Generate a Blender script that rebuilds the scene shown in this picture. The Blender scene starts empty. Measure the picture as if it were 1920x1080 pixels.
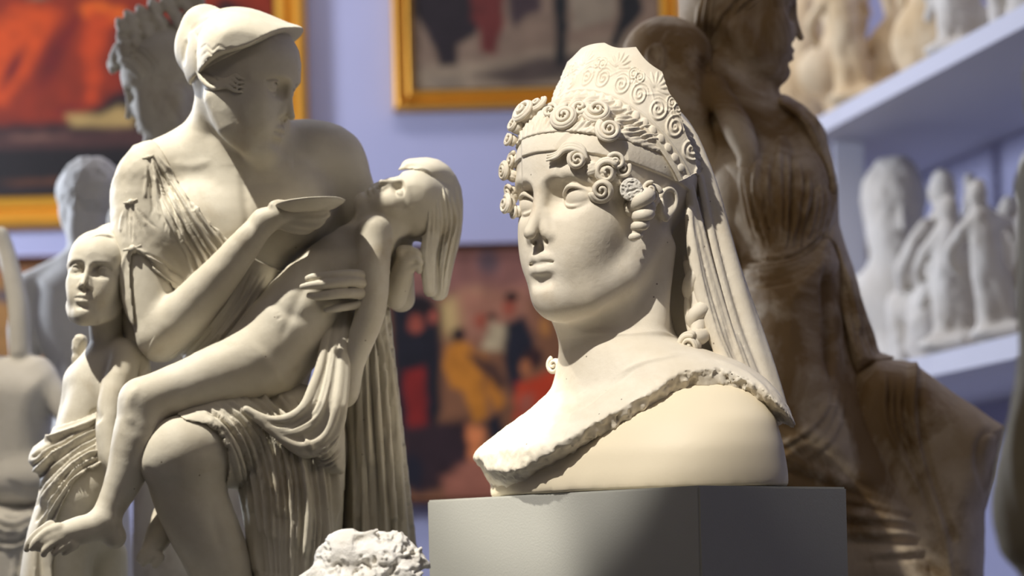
import bpy, math, random, os, time
import numpy as np
from mathutils import Vector, Matrix, Euler
T00 = time.time()
random.seed(7); RNG = np.random.default_rng(11)
scene = bpy.context.scene
COL = scene.collection
R_ = math.radians

# ------------------------------------------------------------------ camera, world, lights, exposure
F = 4800.0            # focal length in photo pixels
HY = 1066.0           # picture row that lies on the camera's own level
CZ = 1.15             # camera height
ROLL = R_(1.4)
cam_d = bpy.data.cameras.new('camera'); cam = bpy.data.objects.new('camera', cam_d); COL.objects.link(cam)
cam_d.sensor_width = 36.0; cam_d.lens = 36.0 * F / 1920.0; cam_d.sensor_fit = 'HORIZONTAL'
cam_d.shift_y = (HY - 540.0) / 1920.0
cam_d.clip_start = 0.05; cam_d.clip_end = 60
cam.matrix_world = Matrix.Translation((0, 0, CZ)) @ Euler((R_(90), 0, 0)).to_matrix().to_4x4() @ Matrix.Rotation(-ROLL, 4, 'Z')
cam_d.dof.use_dof = True; cam_d.dof.focus_distance = 3.98; cam_d.dof.aperture_fstop = 2.8
scene.camera = cam
_m = np.array(cam.matrix_world)
C_R = _m[:3, 0]; C_U = _m[:3, 1]; C_F = -_m[:3, 2]; C_O = _m[:3, 3]

world = bpy.data.worlds.new('World'); scene.world = world; world.use_nodes = True
bg = world.node_tree.nodes['Background']; bg.inputs[0].default_value = (1.0, 0.88, 0.72, 1); bg.inputs[1].default_value = 0.05

def aim(o, loc, target):
    o.location = loc
    d = Vector(target) - Vector(loc)
    o.rotation_euler = d.to_track_quat('-Z', 'Y').to_euler()
def spot(name, loc, target, power, color, angle, blend=0.25, size=0.04):
    l = bpy.data.lights.new(name, 'SPOT'); l.energy = power; l.color = color; l.spot_size = R_(angle); l.spot_blend = blend; l.shadow_soft_size = size
    o = bpy.data.objects.new(name, l); COL.objects.link(o); aim(o, loc, target); return o
def area(name, loc, target, power, color, sx, sy):
    l = bpy.data.lights.new(name, 'AREA'); l.energy = power; l.color = color; l.shape = 'RECTANGLE'; l.size = sx; l.size_y = sy
    o = bpy.data.objects.new(name, l); COL.objects.link(o); aim(o, loc, target); return o
spot('bust_spot', (-1.6, 1.35, 5.1), (0.13, 4.1, 1.58), 1120, (1.0, .94, .84), 8.8, .18, .05)
spot('group_spot', (-2.10, 3.6, 5.2), (-.48, 4.35, 1.62), 1450, (1.0, .94, .82), 15.5, .3, .05)
spot('fragment_fill_spot', (-1.2, 1.9, 5.0), (-.20, 3.72, 1.15), 1100, (1.0, .96, .90), 4.6, .3, .04)  # added spot to brighten the bearded head, outside the bust spot's cone
spot('torso_spot', (-2.6, 3.9, 5.2), (-1.12, 5.5, 1.25), 620, (1.0, .88, .68), 11, .5, .05)
area('front_fill_light', (-2.2, 0.4, 5.2), (0.3, 5, 1.3), 22, (1.0, .86, .68), 1.6, 1.2)  # added fill light from the upper left, lifts the shaded sides
area('wall_washer', (-.8, 6.9, 5.4), (-.3, 8.9, 1.9), 66, (1.0, .97, .97), 4, .4)
area('shelf_washer', (-3.6, 7.0, 2.8), (1.35, 7.2, 1.9), 190, (.78, .86, 1.0), .8, .8)
area('right_fill_light', (2.0, .6, 5.2), (0.5, 4.3, 1.2), 11, (1.0, .88, .78), 1.2, 1.2)  # weak added fill, brightens the plinth's right face and the robed statue

vs = scene.view_settings
vs.view_transform = 'Standard'; vs.look = 'None'; vs.gamma = 1.0; vs.use_curve_mapping = False; vs.exposure = 0.0
scene.display_settings.display_device = 'sRGB'
scene.cycles.max_bounces = 6; scene.cycles.diffuse_bounces = 3

# ------------------------------------------------------------------ object helpers
def tag(o, label=None, cat=None, group=None, kind=None):
    if label: o['label'] = label
    if cat: o['category'] = cat
    if group: o['group'] = group
    if kind: o['kind'] = kind
    return o
def empty(name, loc, label, cat, group=None):
    o = bpy.data.objects.new(name, None); COL.objects.link(o); o.location = loc; o.empty_display_size = 0.05
    return tag(o, label, cat, group)
def mesh_np(name, V, Fc, mat, parent=None, smooth=True, sharp=None):
    """V (n,3) world, Fc (m,4) or (m,3) int array or list of those arrays"""
    me = bpy.data.meshes.new(name)
    V = np.asarray(V, np.float32)
    base = np.zeros(3, np.float32)
    if parent is not None:
        base = np.array(parent_world(parent), np.float32)
    fl = Fc if isinstance(Fc, list) else [Fc]
    fl = [np.asarray(f, np.int32) for f in fl if len(f)]
    idx = np.concatenate([f.ravel() for f in fl]); cnt = np.concatenate([np.full(len(f), f.shape[1], np.int32) for f in fl])
    me.vertices.add(len(V)); me.vertices.foreach_set('co', (V - base).ravel())
    me.loops.add(len(idx)); me.loops.foreach_set('vertex_index', idx)
    me.polygons.add(len(cnt)); st = np.zeros(len(cnt), np.int32); st[1:] = np.cumsum(cnt)[:-1]
    me.polygons.foreach_set('loop_start', st)
    try: me.polygons.foreach_set('loop_total', cnt)
    except Exception: pass
    me.update(calc_edges=True)
    me.polygons.foreach_set('use_smooth', np.full(len(cnt), smooth, bool))
    me.validate()
    me.materials.append(mat)
    o = bpy.data.objects.new(name, me); COL.objects.link(o)
    if parent is not None: o.parent = parent
    return o
def parent_world(p):
    loc = Vector((0, 0, 0))
    while p is not None:
        loc = loc + p.location; p = p.parent
    return loc
def recenter(o):
    """move a top-level mesh's origin to the middle of its base"""
    me = o.data; n = len(me.vertices); a = np.empty(n * 3, np.float32); me.vertices.foreach_get('co', a); a = a.reshape(-1, 3)
    b = np.array([(a[:, 0].min() + a[:, 0].max()) / 2, (a[:, 1].min() + a[:, 1].max()) / 2, a[:, 2].min()], np.float32)
    me.vertices.foreach_set('co', (a - b).ravel()); o.location = Vector([float(t) for t in b]) + o.location
    me.update(); return o

# ------------------------------------------------------------------ frames
class Pix:
    """pixel frame: (px, py, d) with d a depth offset in pixels; a real distance Y0 carries it into the room"""
    def __init__(s, Y0): s.Y0 = Y0; s.s = Y0 / F
    def p(s, px, py, d=0.0):
        Y = s.Y0 + d * s.s
        return C_O + Y * (C_F + (px - 960.0) / F * C_R + (HY - py) / F * C_U)
    def r(s, r, d=0.0): return r * (s.Y0 + d * s.s) / F
    R = np.eye(3)
def project(V):
    q = V - C_O
    Y = q @ C_F
    return 960.0 + F * (q @ C_R) / Y, HY - F * (q @ C_U) / Y, Y
def rotm(yaw=0, pitch=0, roll=0):
    """columns: local x (subject's left as seen = picture right), y (forward), z up. yaw 0 looks at the camera (-Y); + turns to picture left; pitch + looks up; roll + tips head to picture right"""
    base = np.array([[1, 0, 0], [0, -1, 0], [0, 0, 1.0]])      # mirrored frame is fine: the head is symmetric
    cy, sy = math.cos(R_(yaw)), math.sin(R_(yaw))
    cp, sp = math.cos(R_(pitch)), math.sin(R_(pitch))
    cr, sr = math.cos(R_(roll)), math.sin(R_(roll))
    Rp = np.array([[1, 0, 0], [0, cp, -sp], [0, sp, cp]])        # in local coords: y forward -> up
    Ry = np.array([[cy, -sy, 0], [sy, cy, 0], [0, 0, 1.0]])
    Rr = np.array([[cr, 0, sr], [0, 1, 0], [-sr, 0, cr]])
    return Rr @ base @ Ry @ Rp
def rot_axes(fwd, up):
    """columns x, y(forward), z(up) from wanted world directions"""
    y = np.array(fwd, float); y /= np.linalg.norm(y); z = np.array(up, float); z -= y*(z@y); z /= np.linalg.norm(z); x = np.cross(y, z)
    return np.stack([x, y, z], 1)
class Head:
    def __init__(s, origin, R, scale): s.o = np.asarray(origin, float); s.R = R; s.k = scale
    def p(s, x, y, z): return s.o + s.R @ (np.array([x, y, z], float) * s.k)
    def r(s, r, d=0): return r * s.k
    def local(s, V): return ((V - s.o) @ s.R) / s.k

# ------------------------------------------------------------------ noise
_LAT = RNG.random((64, 64, 64)).astype(np.float32) * 2 - 1
def vnoise(x, y, z):
    xi = np.floor(x).astype(np.int32); yi = np.floor(y).astype(np.int32); zi = np.floor(z).astype(np.int32)
    fx = (x - xi).astype(np.float32); fy = (y - yi).astype(np.float32); fz = (z - zi).astype(np.float32)
    fx = fx * fx * (3 - 2 * fx); fy = fy * fy * (3 - 2 * fy); fz = fz * fz * (3 - 2 * fz)
    a = lambda i, j, k: _LAT[(xi + i) & 63, (yi + j) & 63, (zi + k) & 63]
    return ((a(0,0,0)*(1-fx)+a(1,0,0)*fx)*(1-fy)+(a(0,1,0)*(1-fx)+a(1,1,0)*fx)*fy)*(1-fz) + ((a(0,0,1)*(1-fx)+a(1,0,1)*fx)*(1-fy)+(a(0,1,1)*(1-fx)+a(1,1,1)*fx)*fy)*fz
def fbm(V, scale, octs=3):
    o = 0; a = 1.0; f = 1.0 / scale
    for i in range(octs):
        o = o + a * vnoise(V[..., 0] * f + 17.3 * i, V[..., 1] * f + 5.1 * i, V[..., 2] * f + 9.7 * i); a *= 0.5; f *= 2.03
    return o

# ------------------------------------------------------------------ curves
def crom(P, n=6):
    P = np.asarray(P, float)
    if len(P) < 3: 
        t = np.linspace(0, 1, n + 1)[:, None]; return P[0] * (1 - t) + P[-1] * t
    Q = np.vstack([2 * P[0] - P[1], P, 2 * P[-1] - P[-2]]); out = []
    for i in range(1, len(Q) - 2):
        p0, p1, p2, p3 = Q[i-1], Q[i], Q[i+1], Q[i+2]
        for t in np.linspace(0, 1, n, endpoint=False):
            out.append(0.5 * ((2*p1) + (-p0+p2)*t + (2*p0-5*p1+4*p2-p3)*t*t + (-p0+3*p1-3*p2+p3)*t**3))
    out.append(Q[-2]); return np.array(out)

# ------------------------------------------------------------------ implicit sculpting
def smin(a, b, k):
    if k <= 0: return np.minimum(a, b)
    h = np.maximum(k - np.abs(a - b), 0) ; return np.minimum(a, b) - h * h * np.float32(0.25 / k)
def d_chain(X, Y, Z, pts, rs, ys=1.0):
    out = None
    for i in range(max(1, len(pts) - 1)):
        a = pts[i]; b = pts[min(i + 1, len(pts) - 1)]; ab = b - a; ra = rs[i]; rb = rs[min(i + 1, len(pts) - 1)]
        w = np.array([1, 1 / ys, 1]); abw = ab * w; L = float(abw @ abw)
        dx = X - np.float32(a[0]); dy = (Y - np.float32(a[1])) * np.float32(1 / ys); dz = Z - np.float32(a[2])
        if L < 1e-12:
            d = np.sqrt(dx*dx + dy*dy + dz*dz) - np.float32(ra)
        else:
            t = np.clip((dx * np.float32(abw[0]) + dy * np.float32(abw[1]) + dz * np.float32(abw[2])) * np.float32(1 / L), 0, 1)
            qx = dx - t * np.float32(abw[0]); qy = dy - t * np.float32(abw[1]); qz = dz - t * np.float32(abw[2])
            d = np.sqrt(qx*qx + qy*qy + qz*qz) - (np.float32(ra) + t * np.float32(rb - ra))
        out = d if out is None else np.minimum(out, d)
    return out
def d_ell(X, Y, Z, c, rad, Rm):
    dx = X - np.float32(c[0]); dy = Y - np.float32(c[1]); dz = Z - np.float32(c[2])
    k0 = 0; k1 = 0
    for i in range(3):
        u = dx * np.float32(Rm[0, i]) + dy * np.float32(Rm[1, i]) + dz * np.float32(Rm[2, i])
        k0 = k0 + (u * np.float32(1 / rad[i]))**2; k1 = k1 + (u * np.float32(1 / rad[i]**2))**2
    k0 = np.sqrt(k0) + np.float32(1e-9); k1 = np.sqrt(k1) + np.float32(1e-6)
    return k0 * (k0 - 1) / k1
def euler3(rot):
    return np.array(Euler([R_(a) for a in rot]).to_matrix())
class Sculpt:
    def __init__(s, frame): s.f = frame; s.ops = []
    def _push(s, kind, fn, lo, hi, k): s.ops.append((kind, fn, np.asarray(lo) - k, np.asarray(hi) + k, k))
    def cap(s, pts, k=0.0, mode='add', flat=1.0, sm=0, f=None):
        f = f or s.f; A = np.array(pts, float)
        if sm: A = crom(A, sm)
        d = A[:, 2] if isinstance(f, Pix) else np.zeros(len(A))
        P = np.array([f.p(*q[:3]) for q in A]); r = np.array([f.r(q[3], dd) for q, dd in zip(A, d)]); kk = f.r(k)
        pad = r.max() * np.array([1, flat, 1]) * 1.02
        lo = P.min(0) - pad; hi = P.max(0) + pad
        s._push(mode, lambda X, Y, Z: d_chain(X, Y, Z, P, r, flat), lo, hi, kk); return s
    def ell(s, c, rad, k=0.0, rot=(0, 0, 0), mode='add', f=None):
        f = f or s.f; C = f.p(*c); dd = c[2] if isinstance(f, Pix) else 0
        rr = np.array([f.r(q, dd) for q in rad]); Rm = f.R @ euler3(rot)
        ext = np.sqrt((Rm**2) @ (rr**2))
        s._push(mode, lambda X, Y, Z: d_ell(X, Y, Z, C, rr, Rm), C - ext, C + ext, f.r(k)); return s
    def inflate(s, poly, dc, T, Rr, k=0.0, mode='add', f=None, sm=4, slope=0.0, back=1.0):
        """a swelling mass with the outline poly (pixels), centred at depth dc (+ slope per px), half thickness T, rounded over Rr px"""
        f = f or s.f; C = crom(np.array(list(poly) + [poly[0]], float), sm)[:-1] if sm else np.array(poly, float)
        st = 2.0; pad = 24; lo2 = C.min(0) - pad; hi2 = C.max(0) + pad; nx, ny = (np.ceil((hi2 - lo2) / st).astype(int) + 1)
        gx, gy = np.meshgrid(lo2[0] + st*np.arange(nx), lo2[1] + st*np.arange(ny), indexing='ij'); gx = gx.ravel(); gy = gy.ravel()
        best = np.full(len(gx), 1e9); ins = np.zeros(len(gx), bool)
        for i in range(len(C)):
            a = C[i]; b = C[(i+1) % len(C)]; ab = b - a; t = np.clip(((gx-a[0])*ab[0] + (gy-a[1])*ab[1]) / (ab@ab + 1e-9), 0, 1)
            best = np.minimum(best, np.hypot(gx-a[0]-t*ab[0], gy-a[1]-t*ab[1]))
            c = (a[1] > gy) != (b[1] > gy)
            if c.any(): ins ^= c & (gx < (b[0]-a[0]) * (gy-a[1]) / (b[1]-a[1] + 1e-12) + a[0])
        sd = np.where(ins, best, -best).reshape(nx, ny).astype(np.float32)
        Yc = f.Y0 + dc * f.s; ppm = F / Yc
        def fn(X, Y, Z):
            dx = X - np.float32(C_O[0]); dy = Y - np.float32(C_O[1]); dz = Z - np.float32(C_O[2])
            q = dx*np.float32(C_R[0]) + dz*np.float32(C_R[2]); w = dx*np.float32(C_U[0]) + dz*np.float32(C_U[2])
            iy = np.float32(F) / dy
            u = (960 + q*iy - lo2[0]) / st; v = (HY - w*iy - lo2[1]) / st
            u = np.clip(u, 0, nx-1.001); v = np.clip(v, 0, ny-1.001); ui = u.astype(np.int32); vi = v.astype(np.int32); fu = u-ui; fv = v-vi
            S_ = (sd[ui, vi]*(1-fu)+sd[ui+1, vi]*fu)*(1-fv) + (sd[ui, vi+1]*(1-fu)+sd[ui+1, vi+1]*fu)*fv
            dd = (dy - np.float32(Yc)) * np.float32(ppm) - slope * (lo2[1] + v*st - C[:, 1].mean())
            if back != 1.0: dd = np.where(dd > 0, dd / back, dd)
            t = np.clip(S_ / Rr, 0, 1); h = T * np.sqrt(np.maximum(1 - (1-t)**2, 0))
            a = np.abs(dd)
            d = np.where(S_ > 0, np.maximum((a - h) * (.55 + .4*t), -S_ - 0*a), np.hypot(S_, a))
            return (d / np.float32(ppm)).astype(np.float32)
        P = np.array([f.p(x, y, d) for x, y in C for d in (dc - T*1.05 - abs(slope)*300, dc + T*1.05*back + abs(slope)*300)]); s._push(mode, fn, P.min(0), P.max(0), f.r(k)); return s
    def custom(s, fn, lo, hi): s.ops.append(('fn', fn, np.asarray(lo), np.asarray(hi), 0)); return s
    def bounds(s):
        A = [o for o in s.ops if o[0] == 'add']
        return np.min([o[2] for o in A], 0), np.max([o[3] for o in A], 0)
    def volume(s, lo, hi, h):
        n = np.ceil((hi - lo) / h).astype(int) + 1
        ax = [(lo[i] + h * np.arange(n[i])).astype(np.float32) for i in range(3)]
        D = np.full(n, 0.05, np.float32)
        for kind, fn, l, u, k in s.ops:
            m = 2.5 * h
            i0 = np.maximum(np.floor((l - m - lo) / h).astype(int), 0); i1 = np.minimum(np.ceil((u + m - lo) / h).astype(int) + 1, n)
            if (i1 <= i0).any(): continue
            sl = tuple(slice(a, b) for a, b in zip(i0, i1))
            X = ax[0][sl[0]][:, None, None]; Y = ax[1][sl[1]][None, :, None]; Z = ax[2][sl[2]][None, None, :]
            sub = D[sl]
            if kind == 'add': D[sl] = smin(sub, fn(X, Y, Z), k)
            elif kind == 'sub': D[sl] = -smin(-sub, fn(X, Y, Z), k)
            elif kind == 'and': D[sl] = -smin(-sub, -fn(X, Y, Z), k)
            else: D[sl] = fn(X, Y, Z, sub)
        return D
    def mesh(s, h, fine=(), lo=None, hi=None):
        """fine: list of (lo, hi, h2) world boxes carved at a finer step; they are cut out of the coarse shell and joined back in"""
        L, U = s.bounds(); L = L if lo is None else np.maximum(L, lo); U = U if hi is None else np.minimum(U, hi)
        L = L - 2 * h; U = U + 2 * h
        V, Q = nets(s.volume(L, U, h), L, h)
        m = Mesh(V, Q); m.smooth(1)
        parts = []
        for (a, b, h2) in fine:
            a = np.asarray(a); b = np.asarray(b)
            inside = ((m.V > a + h * 0.6) & (m.V < b - h * 0.6)).all(1)
            m.Q = m.Q[~inside[m.Q].all(1)]
            v2, q2 = nets(s.volume(a, b, h2), a, h2)
            mm = Mesh(v2, q2); mm.smooth(1); parts.append(mm)
        m.compact()
        for q in parts: m.join(q)
        return m
def nets(D, lo, h):
    S = D < 0
    n = np.array(D.shape)
    c = S[:-1, :-1, :-1].astype(np.uint8)
    tot = sum(S[i:n[0]-1+i, j:n[1]-1+j, k:n[2]-1+k].astype(np.uint8) for i in (0, 1) for j in (0, 1) for k in (0, 1))
    act = (tot > 0) & (tot < 8)
    I, J, K = np.nonzero(act)
    idx = np.full(act.shape, -1, np.int32); idx[I, J, K] = np.arange(len(I), dtype=np.int32)
    acc = np.zeros((len(I), 3), np.float32); cnt = np.zeros(len(I), np.float32)
    val = {}
    for i in (0, 1):
        for j in (0, 1):
            for k in (0, 1): val[i, j, k] = D[I + i, J + j, K + k]
    for a in range(3):
        for u in (0, 1):
            for v in (0, 1):
                e0 = [0, 0, 0]; o = [x for x in range(3) if x != a]; e0[o[0]] = u; e0[o[1]] = v; e1 = list(e0); e1[a] = 1
                A = val[tuple(e0)]; B = val[tuple(e1)]; m = (A < 0) != (B < 0)
                t = np.where(m, A / np.where(m, A - B, 1), 0)
                acc[:, a] += np.where(m, t, 0); acc[:, o[0]] += m * u; acc[:, o[1]] += m * v; cnt += m
    V = (np.stack([I, J, K], 1) + acc / cnt[:, None]) * h + np.asarray(lo)
    quads = []
    for a in range(3):
        o = [x for x in range(3) if x != a]
        sl0 = [slice(None)] * 3; sl1 = [slice(None)] * 3
        sl0[a] = slice(0, n[a] - 1); sl1[a] = slice(1, n[a])
        for x in o: sl0[x] = slice(1, n[x] - 1); sl1[x] = slice(1, n[x] - 1)
        A = S[tuple(sl0)]; B = S[tuple(sl1)]
        for (m, flip) in ((A & ~B, False), (~A & B, True)):
            G = list(np.nonzero(m))
            G[o[0]] = G[o[0]] + 1; G[o[1]] = G[o[1]] + 1
            def cell(du, dv):
                g = list(G); g[o[0]] = g[o[0]] - du; g[o[1]] = g[o[1]] - dv; return idx[tuple(g)]
            q = np.stack([cell(1, 1), cell(0, 1), cell(0, 0), cell(1, 0)], 1)
            if (a == 1) != flip: q = q[:, ::-1]
            quads.append(q)
    Q = np.concatenate(quads); Q = Q[(Q >= 0).all(1)]
    return V.astype(np.float32), Q
class Mesh:
    def __init__(s, V, Q): s.V = V; s.Q = Q; s._uv = None
    def compact(s):
        used = np.zeros(len(s.V), bool); used[s.Q.ravel()] = True; mp = np.cumsum(used) - 1
        s.V = s.V[used]; s.Q = mp[s.Q].astype(np.int32)
    def join(s, o): s.Q = np.concatenate([s.Q, o.Q + len(s.V)]); s.V = np.concatenate([s.V, o.V])
    def normals(s):
        V, Q = s.V, s.Q
        n = np.cross(V[Q[:, 2]] - V[Q[:, 0]], V[Q[:, 3]] - V[Q[:, 1]])
        N = np.stack([np.bincount(Q.ravel(), np.repeat(n[:, i], 4), len(V)) for i in range(3)], 1)
        return (N / (np.linalg.norm(N, axis=1, keepdims=True) + 1e-20)).astype(np.float32)
    def smooth(s, it=1, lam=0.5):
        Q = s.Q; E = np.concatenate([Q[:, [0, 1]], Q[:, [1, 2]], Q[:, [2, 3]], Q[:, [3, 0]]])
        a = np.concatenate([E[:, 0], E[:, 1]]); b = np.concatenate([E[:, 1], E[:, 0]])
        deg = np.bincount(a, minlength=len(s.V)).astype(np.float32)
        for _ in range(it):
            S_ = np.stack([np.bincount(a, s.V[b, i], len(s.V)) for i in range(3)], 1)
            m = S_ / np.maximum(deg, 1)[:, None]; s.V = np.where((deg > 0)[:, None], s.V + lam * (m - s.V), s.V).astype(np.float32)
    def begin(s):
        s.N = s.normals(); s.px, s.py, s.Y = project(s.V); s.facing = -(s.N @ C_F); s.off = np.zeros(len(s.V), np.float32)
    def stroke(s, pts, w, amp, yr=None, taper=(1, 1), prof='g', face=0.10, sm=5):
        """carve (amp<0) or raise (amp>0) along a pixel polyline on the side that faces the viewer; w, amp in px"""
        P = crom(np.array(pts, float)[:, :2], sm); n = len(P) - 1
        lo = P.min(0) - w * 2.2; hi = P.max(0) + w * 2.2
        m = (s.px > lo[0]) & (s.px < hi[0]) & (s.py > lo[1]) & (s.py < hi[1]) & (s.facing > face)
        if yr is not None: m &= (s.Y > yr[0]) & (s.Y < yr[1])
        I = np.nonzero(m)[0]
        if not len(I): return
        x = s.px[I]; y = s.py[I]; best = np.full(len(I), 1e9, np.float32); tt = np.zeros(len(I), np.float32)
        for i in range(n):
            a = P[i]; ab = P[i+1] - a; L = ab @ ab + 1e-9
            t = np.clip(((x - a[0]) * ab[0] + (y - a[1]) * ab[1]) / L, 0, 1)
            d = np.hypot(x - a[0] - t * ab[0], y - a[1] - t * ab[1]); b = d < best
            best = np.where(b, d, best); tt = np.where(b, (i + t) / n, tt)
        env = np.clip(np.minimum(tt * 5 + (1 - taper[0]), (1 - tt) * 5 + (1 - taper[1])), 0, 1)
        ww = w * (0.45 + 0.55 * env)
        g = np.exp(-(best / (ww * 0.62))**2) if prof == 'g' else np.clip(1 - best / ww, 0, 1)
        s.off[I] += (g * env * amp * s.Y[I] / F).astype(np.float32)
    def fan(s, A, B, n, w, amp, jit=3, groove=0.6, yr=None, seed=1, taper=(1, 1), face=0.10):
        """n folds between two guide curves: ridges with grooves between"""
        rg = np.random.default_rng(seed); A = crom(np.array(A, float), 3); B = crom(np.array(B, float), 3)
        m = 9; A = A[np.linspace(0, len(A)-1, m).round().astype(int)]; B = B[np.linspace(0, len(B)-1, m).round().astype(int)]
        for i in range(n):
            t = (i + 0.5 + rg.uniform(-.25, .25)) / n
            p = A * (1 - t) + B * t; sp = np.linalg.norm(A - B, axis=1).mean() / n
            p = p + rg.normal(0, jit, (1, 2)) * 0.5
            a = int(rg.integers(0, 2)); b = m - int(rg.integers(0, 3))
            s.stroke(p[a:b], w * rg.uniform(.8, 1.2), amp * rg.uniform(.6, 1.3), yr=yr, taper=taper, face=face, sm=3)
            if groove:
                t2 = (i + 1.0 + rg.uniform(-.15, .15)) / n; p = A * (1 - t2) + B * t2
                s.stroke(p, w * .7, -amp * groove * rg.uniform(.6, 1.3), yr=yr, taper=taper, face=face, sm=3)
    def apply(s):
        s.V = s.V + s.N * s.off[:, None]; s.begin()
    def disp(s, d): s.off += d.astype(np.float32)
    def finish(s): s.V = s.V + s.N * s.off[:, None]; s.off[:] = 0
def boxpx(f, x0, y0, x1, y1, d0, d1):
    pts = np.array([f.p(x, y, d) for x in (x0, x1) for y in (y0, y1) for d in (d0, d1)]); return pts.min(0), pts.max(0)

# direct meshes
def tube(P, r, sides=10, ref=None, flat=1.0, closed_ends=True):
    """swept tube through world points P with radii r (per point)"""
    P = np.asarray(P, float); r = np.broadcast_to(np.asarray(r, float), (len(P),)); n = len(P)
    T = np.gradient(P, axis=0); T /= np.linalg.norm(T, axis=1, keepdims=True) + 1e-12
    u = np.cross(T[0], ref if ref is not None else (0.3, 0.9, 0.31)); u /= np.linalg.norm(u) + 1e-12
    V = []
    for i in range(n):
        u = u - T[i] * (u @ T[i]); u /= np.linalg.norm(u) + 1e-12; v = np.cross(T[i], u)
        a = np.linspace(0, 2*math.pi, sides, endpoint=False)
        V.append(P[i] + r[i] * (np.cos(a)[:, None] * u + flat * np.sin(a)[:, None] * v))
    V = np.concatenate(V); Q = []
    for i in range(n - 1):
        for j in range(sides):
            k = (j + 1) % sides; Q.append((i*sides+j, i*sides+k, (i+1)*sides+k, (i+1)*sides+j))
    T3 = []
    if closed_ends:
        V = np.vstack([V, P[0] - T[0]*r[0]*.5, P[-1] + T[-1]*r[-1]*.5]); a0 = n*sides; a1 = a0+1
        for j in range(sides):
            k = (j+1) % sides; T3.append((a0, k, j)); T3.append((a1, (n-1)*sides+j, (n-1)*sides+k))
    return V, np.array(Q), np.array(T3)
def joinm(parts):
    V = []; Q = []; T3 = []; n = 0
    for v, q, t in parts:
        V.append(v); n0 = n; n += len(v)
        if len(q): Q.append(q + n0)
        if len(t): T3.append(t + n0)
    return np.concatenate(V), [np.concatenate(Q)] + ([np.concatenate(T3)] if T3 else [])

# ------------------------------------------------------------------ materials
def mat_new(name, rough=0.8, spec=0.3):
    m = bpy.data.materials.new(name); m.use_nodes = True; b = m.node_tree.nodes['Principled BSDF']
    b.inputs['Roughness'].default_value = rough; b.inputs['Specular IOR Level'].default_value = spec
    return m, m.node_tree, b
def nd(nt, t, **kw):
    n = nt.nodes.new(t)
    for k, v in kw.items():
        if k in n.inputs: n.inputs[k].default_value = v
        else: setattr(n, k, v)
    return n
def plaster(name, base, second, stain=None, stain_amt=0.0, scale=14.0, bump=0.25, rough=0.75, dots=0.0, spec=0.25, sstrength=6.0, lo=0.5, hi=0.68):
    m, nt, b = mat_new(name, rough, spec); L = nt.links.new
    tc = nd(nt, 'ShaderNodeTexCoord')
    n1 = nd(nt, 'ShaderNodeTexNoise', Scale=scale, Detail=6.0, Roughness=0.6); L(tc.outputs['Object'], n1.inputs['Vector'])
    r1 = nd(nt, 'ShaderNodeValToRGB'); r1.color_ramp.elements[0].position = .38; r1.color_ramp.elements[1].position = .64
    r1.color_ramp.elements[0].color = (*second, 1); r1.color_ramp.elements[1].color = (*base, 1); L(n1.outputs['Fac'], r1.inputs['Fac'])
    col = r1.outputs['Color']
    if stain:
        n2 = nd(nt, 'ShaderNodeTexNoise', Scale=sstrength, Detail=8.0, Roughness=0.65, Distortion=0.8); L(tc.outputs['Object'], n2.inputs['Vector'])
        r2 = nd(nt, 'ShaderNodeMapRange'); r2.inputs['From Min'].default_value = lo; r2.inputs['From Max'].default_value = hi; r2.inputs['To Max'].default_value = stain_amt
        L(n2.outputs['Fac'], r2.inputs['Value'])
        mx = nd(nt, 'ShaderNodeMix', data_type='RGBA'); L(r2.outputs['Result'], mx.inputs['Factor']); L(col, mx.inputs['A']); mx.inputs['B'].default_value = (*stain, 1)
        col = mx.outputs['Result']
    if dots:
        v = nd(nt, 'ShaderNodeTexVoronoi', Scale=dots); L(tc.outputs['Object'], v.inputs['Vector'])
        lt = nd(nt, 'ShaderNodeMath', operation='LESS_THAN'); L(v.outputs['Distance'], lt.inputs[0]); lt.inputs[1].default_value = 0.001 * dots * 1.5
        mx = nd(nt, 'ShaderNodeMix', data_type='RGBA'); mu = nd(nt, 'ShaderNodeMath', operation='MULTIPLY'); L(lt.outputs[0], mu.inputs[0]); mu.inputs[1].default_value = .7
        L(mu.outputs[0], mx.inputs['Factor']); L(col, mx.inputs['A']); mx.inputs['B'].default_value = (.10, .06, .035, 1); col = mx.outputs['Result']
    L(col, b.inputs['Base Color'])
    n3 = nd(nt, 'ShaderNodeTexNoise', Scale=90.0, Detail=5.0, Roughness=0.6); L(tc.outputs['Object'], n3.inputs['Vector'])
    bp = nd(nt, 'ShaderNodeBump', Strength=bump, Distance=0.004); L(n3.outputs['Fac'], bp.inputs['Height']); L(bp.outputs['Normal'], b.inputs['Normal'])
    return m
def plain(name, color, rough=0.6, spec=0.3, metal=0.0, bump=0.0, bscale=200.0, var=0.0):
    m, nt, b = mat_new(name, rough, spec); b.inputs['Metallic'].default_value = metal; L = nt.links.new
    tc = nd(nt, 'ShaderNodeTexCoord'); n = nd(nt, 'ShaderNodeTexNoise', Scale=bscale, Detail=3.0); L(tc.outputs['Object'], n.inputs['Vector'])
    if var:
        mx = nd(nt, 'ShaderNodeMix', data_type='RGBA'); n2 = nd(nt, 'ShaderNodeTexNoise', Scale=5.0, Detail=5.0); L(tc.outputs['Object'], n2.inputs['Vector']); L(n2.outputs['Fac'], mx.inputs['Factor'])
        mx.inputs['A'].default_value = (*[c * (1 - var) for c in color], 1); mx.inputs['B'].default_value = (*[min(1, c * (1 + var)) for c in color], 1); L(mx.outputs['Result'], b.inputs['Base Color'])
    else: b.inputs['Base Color'].default_value = (*color, 1)
    if bump:
        bp = nd(nt, 'ShaderNodeBump', Strength=bump, Distance=0.002); L(n.outputs['Fac'], bp.inputs['Height']); L(bp.outputs['Normal'], b.inputs['Normal'])
    return m
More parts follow.
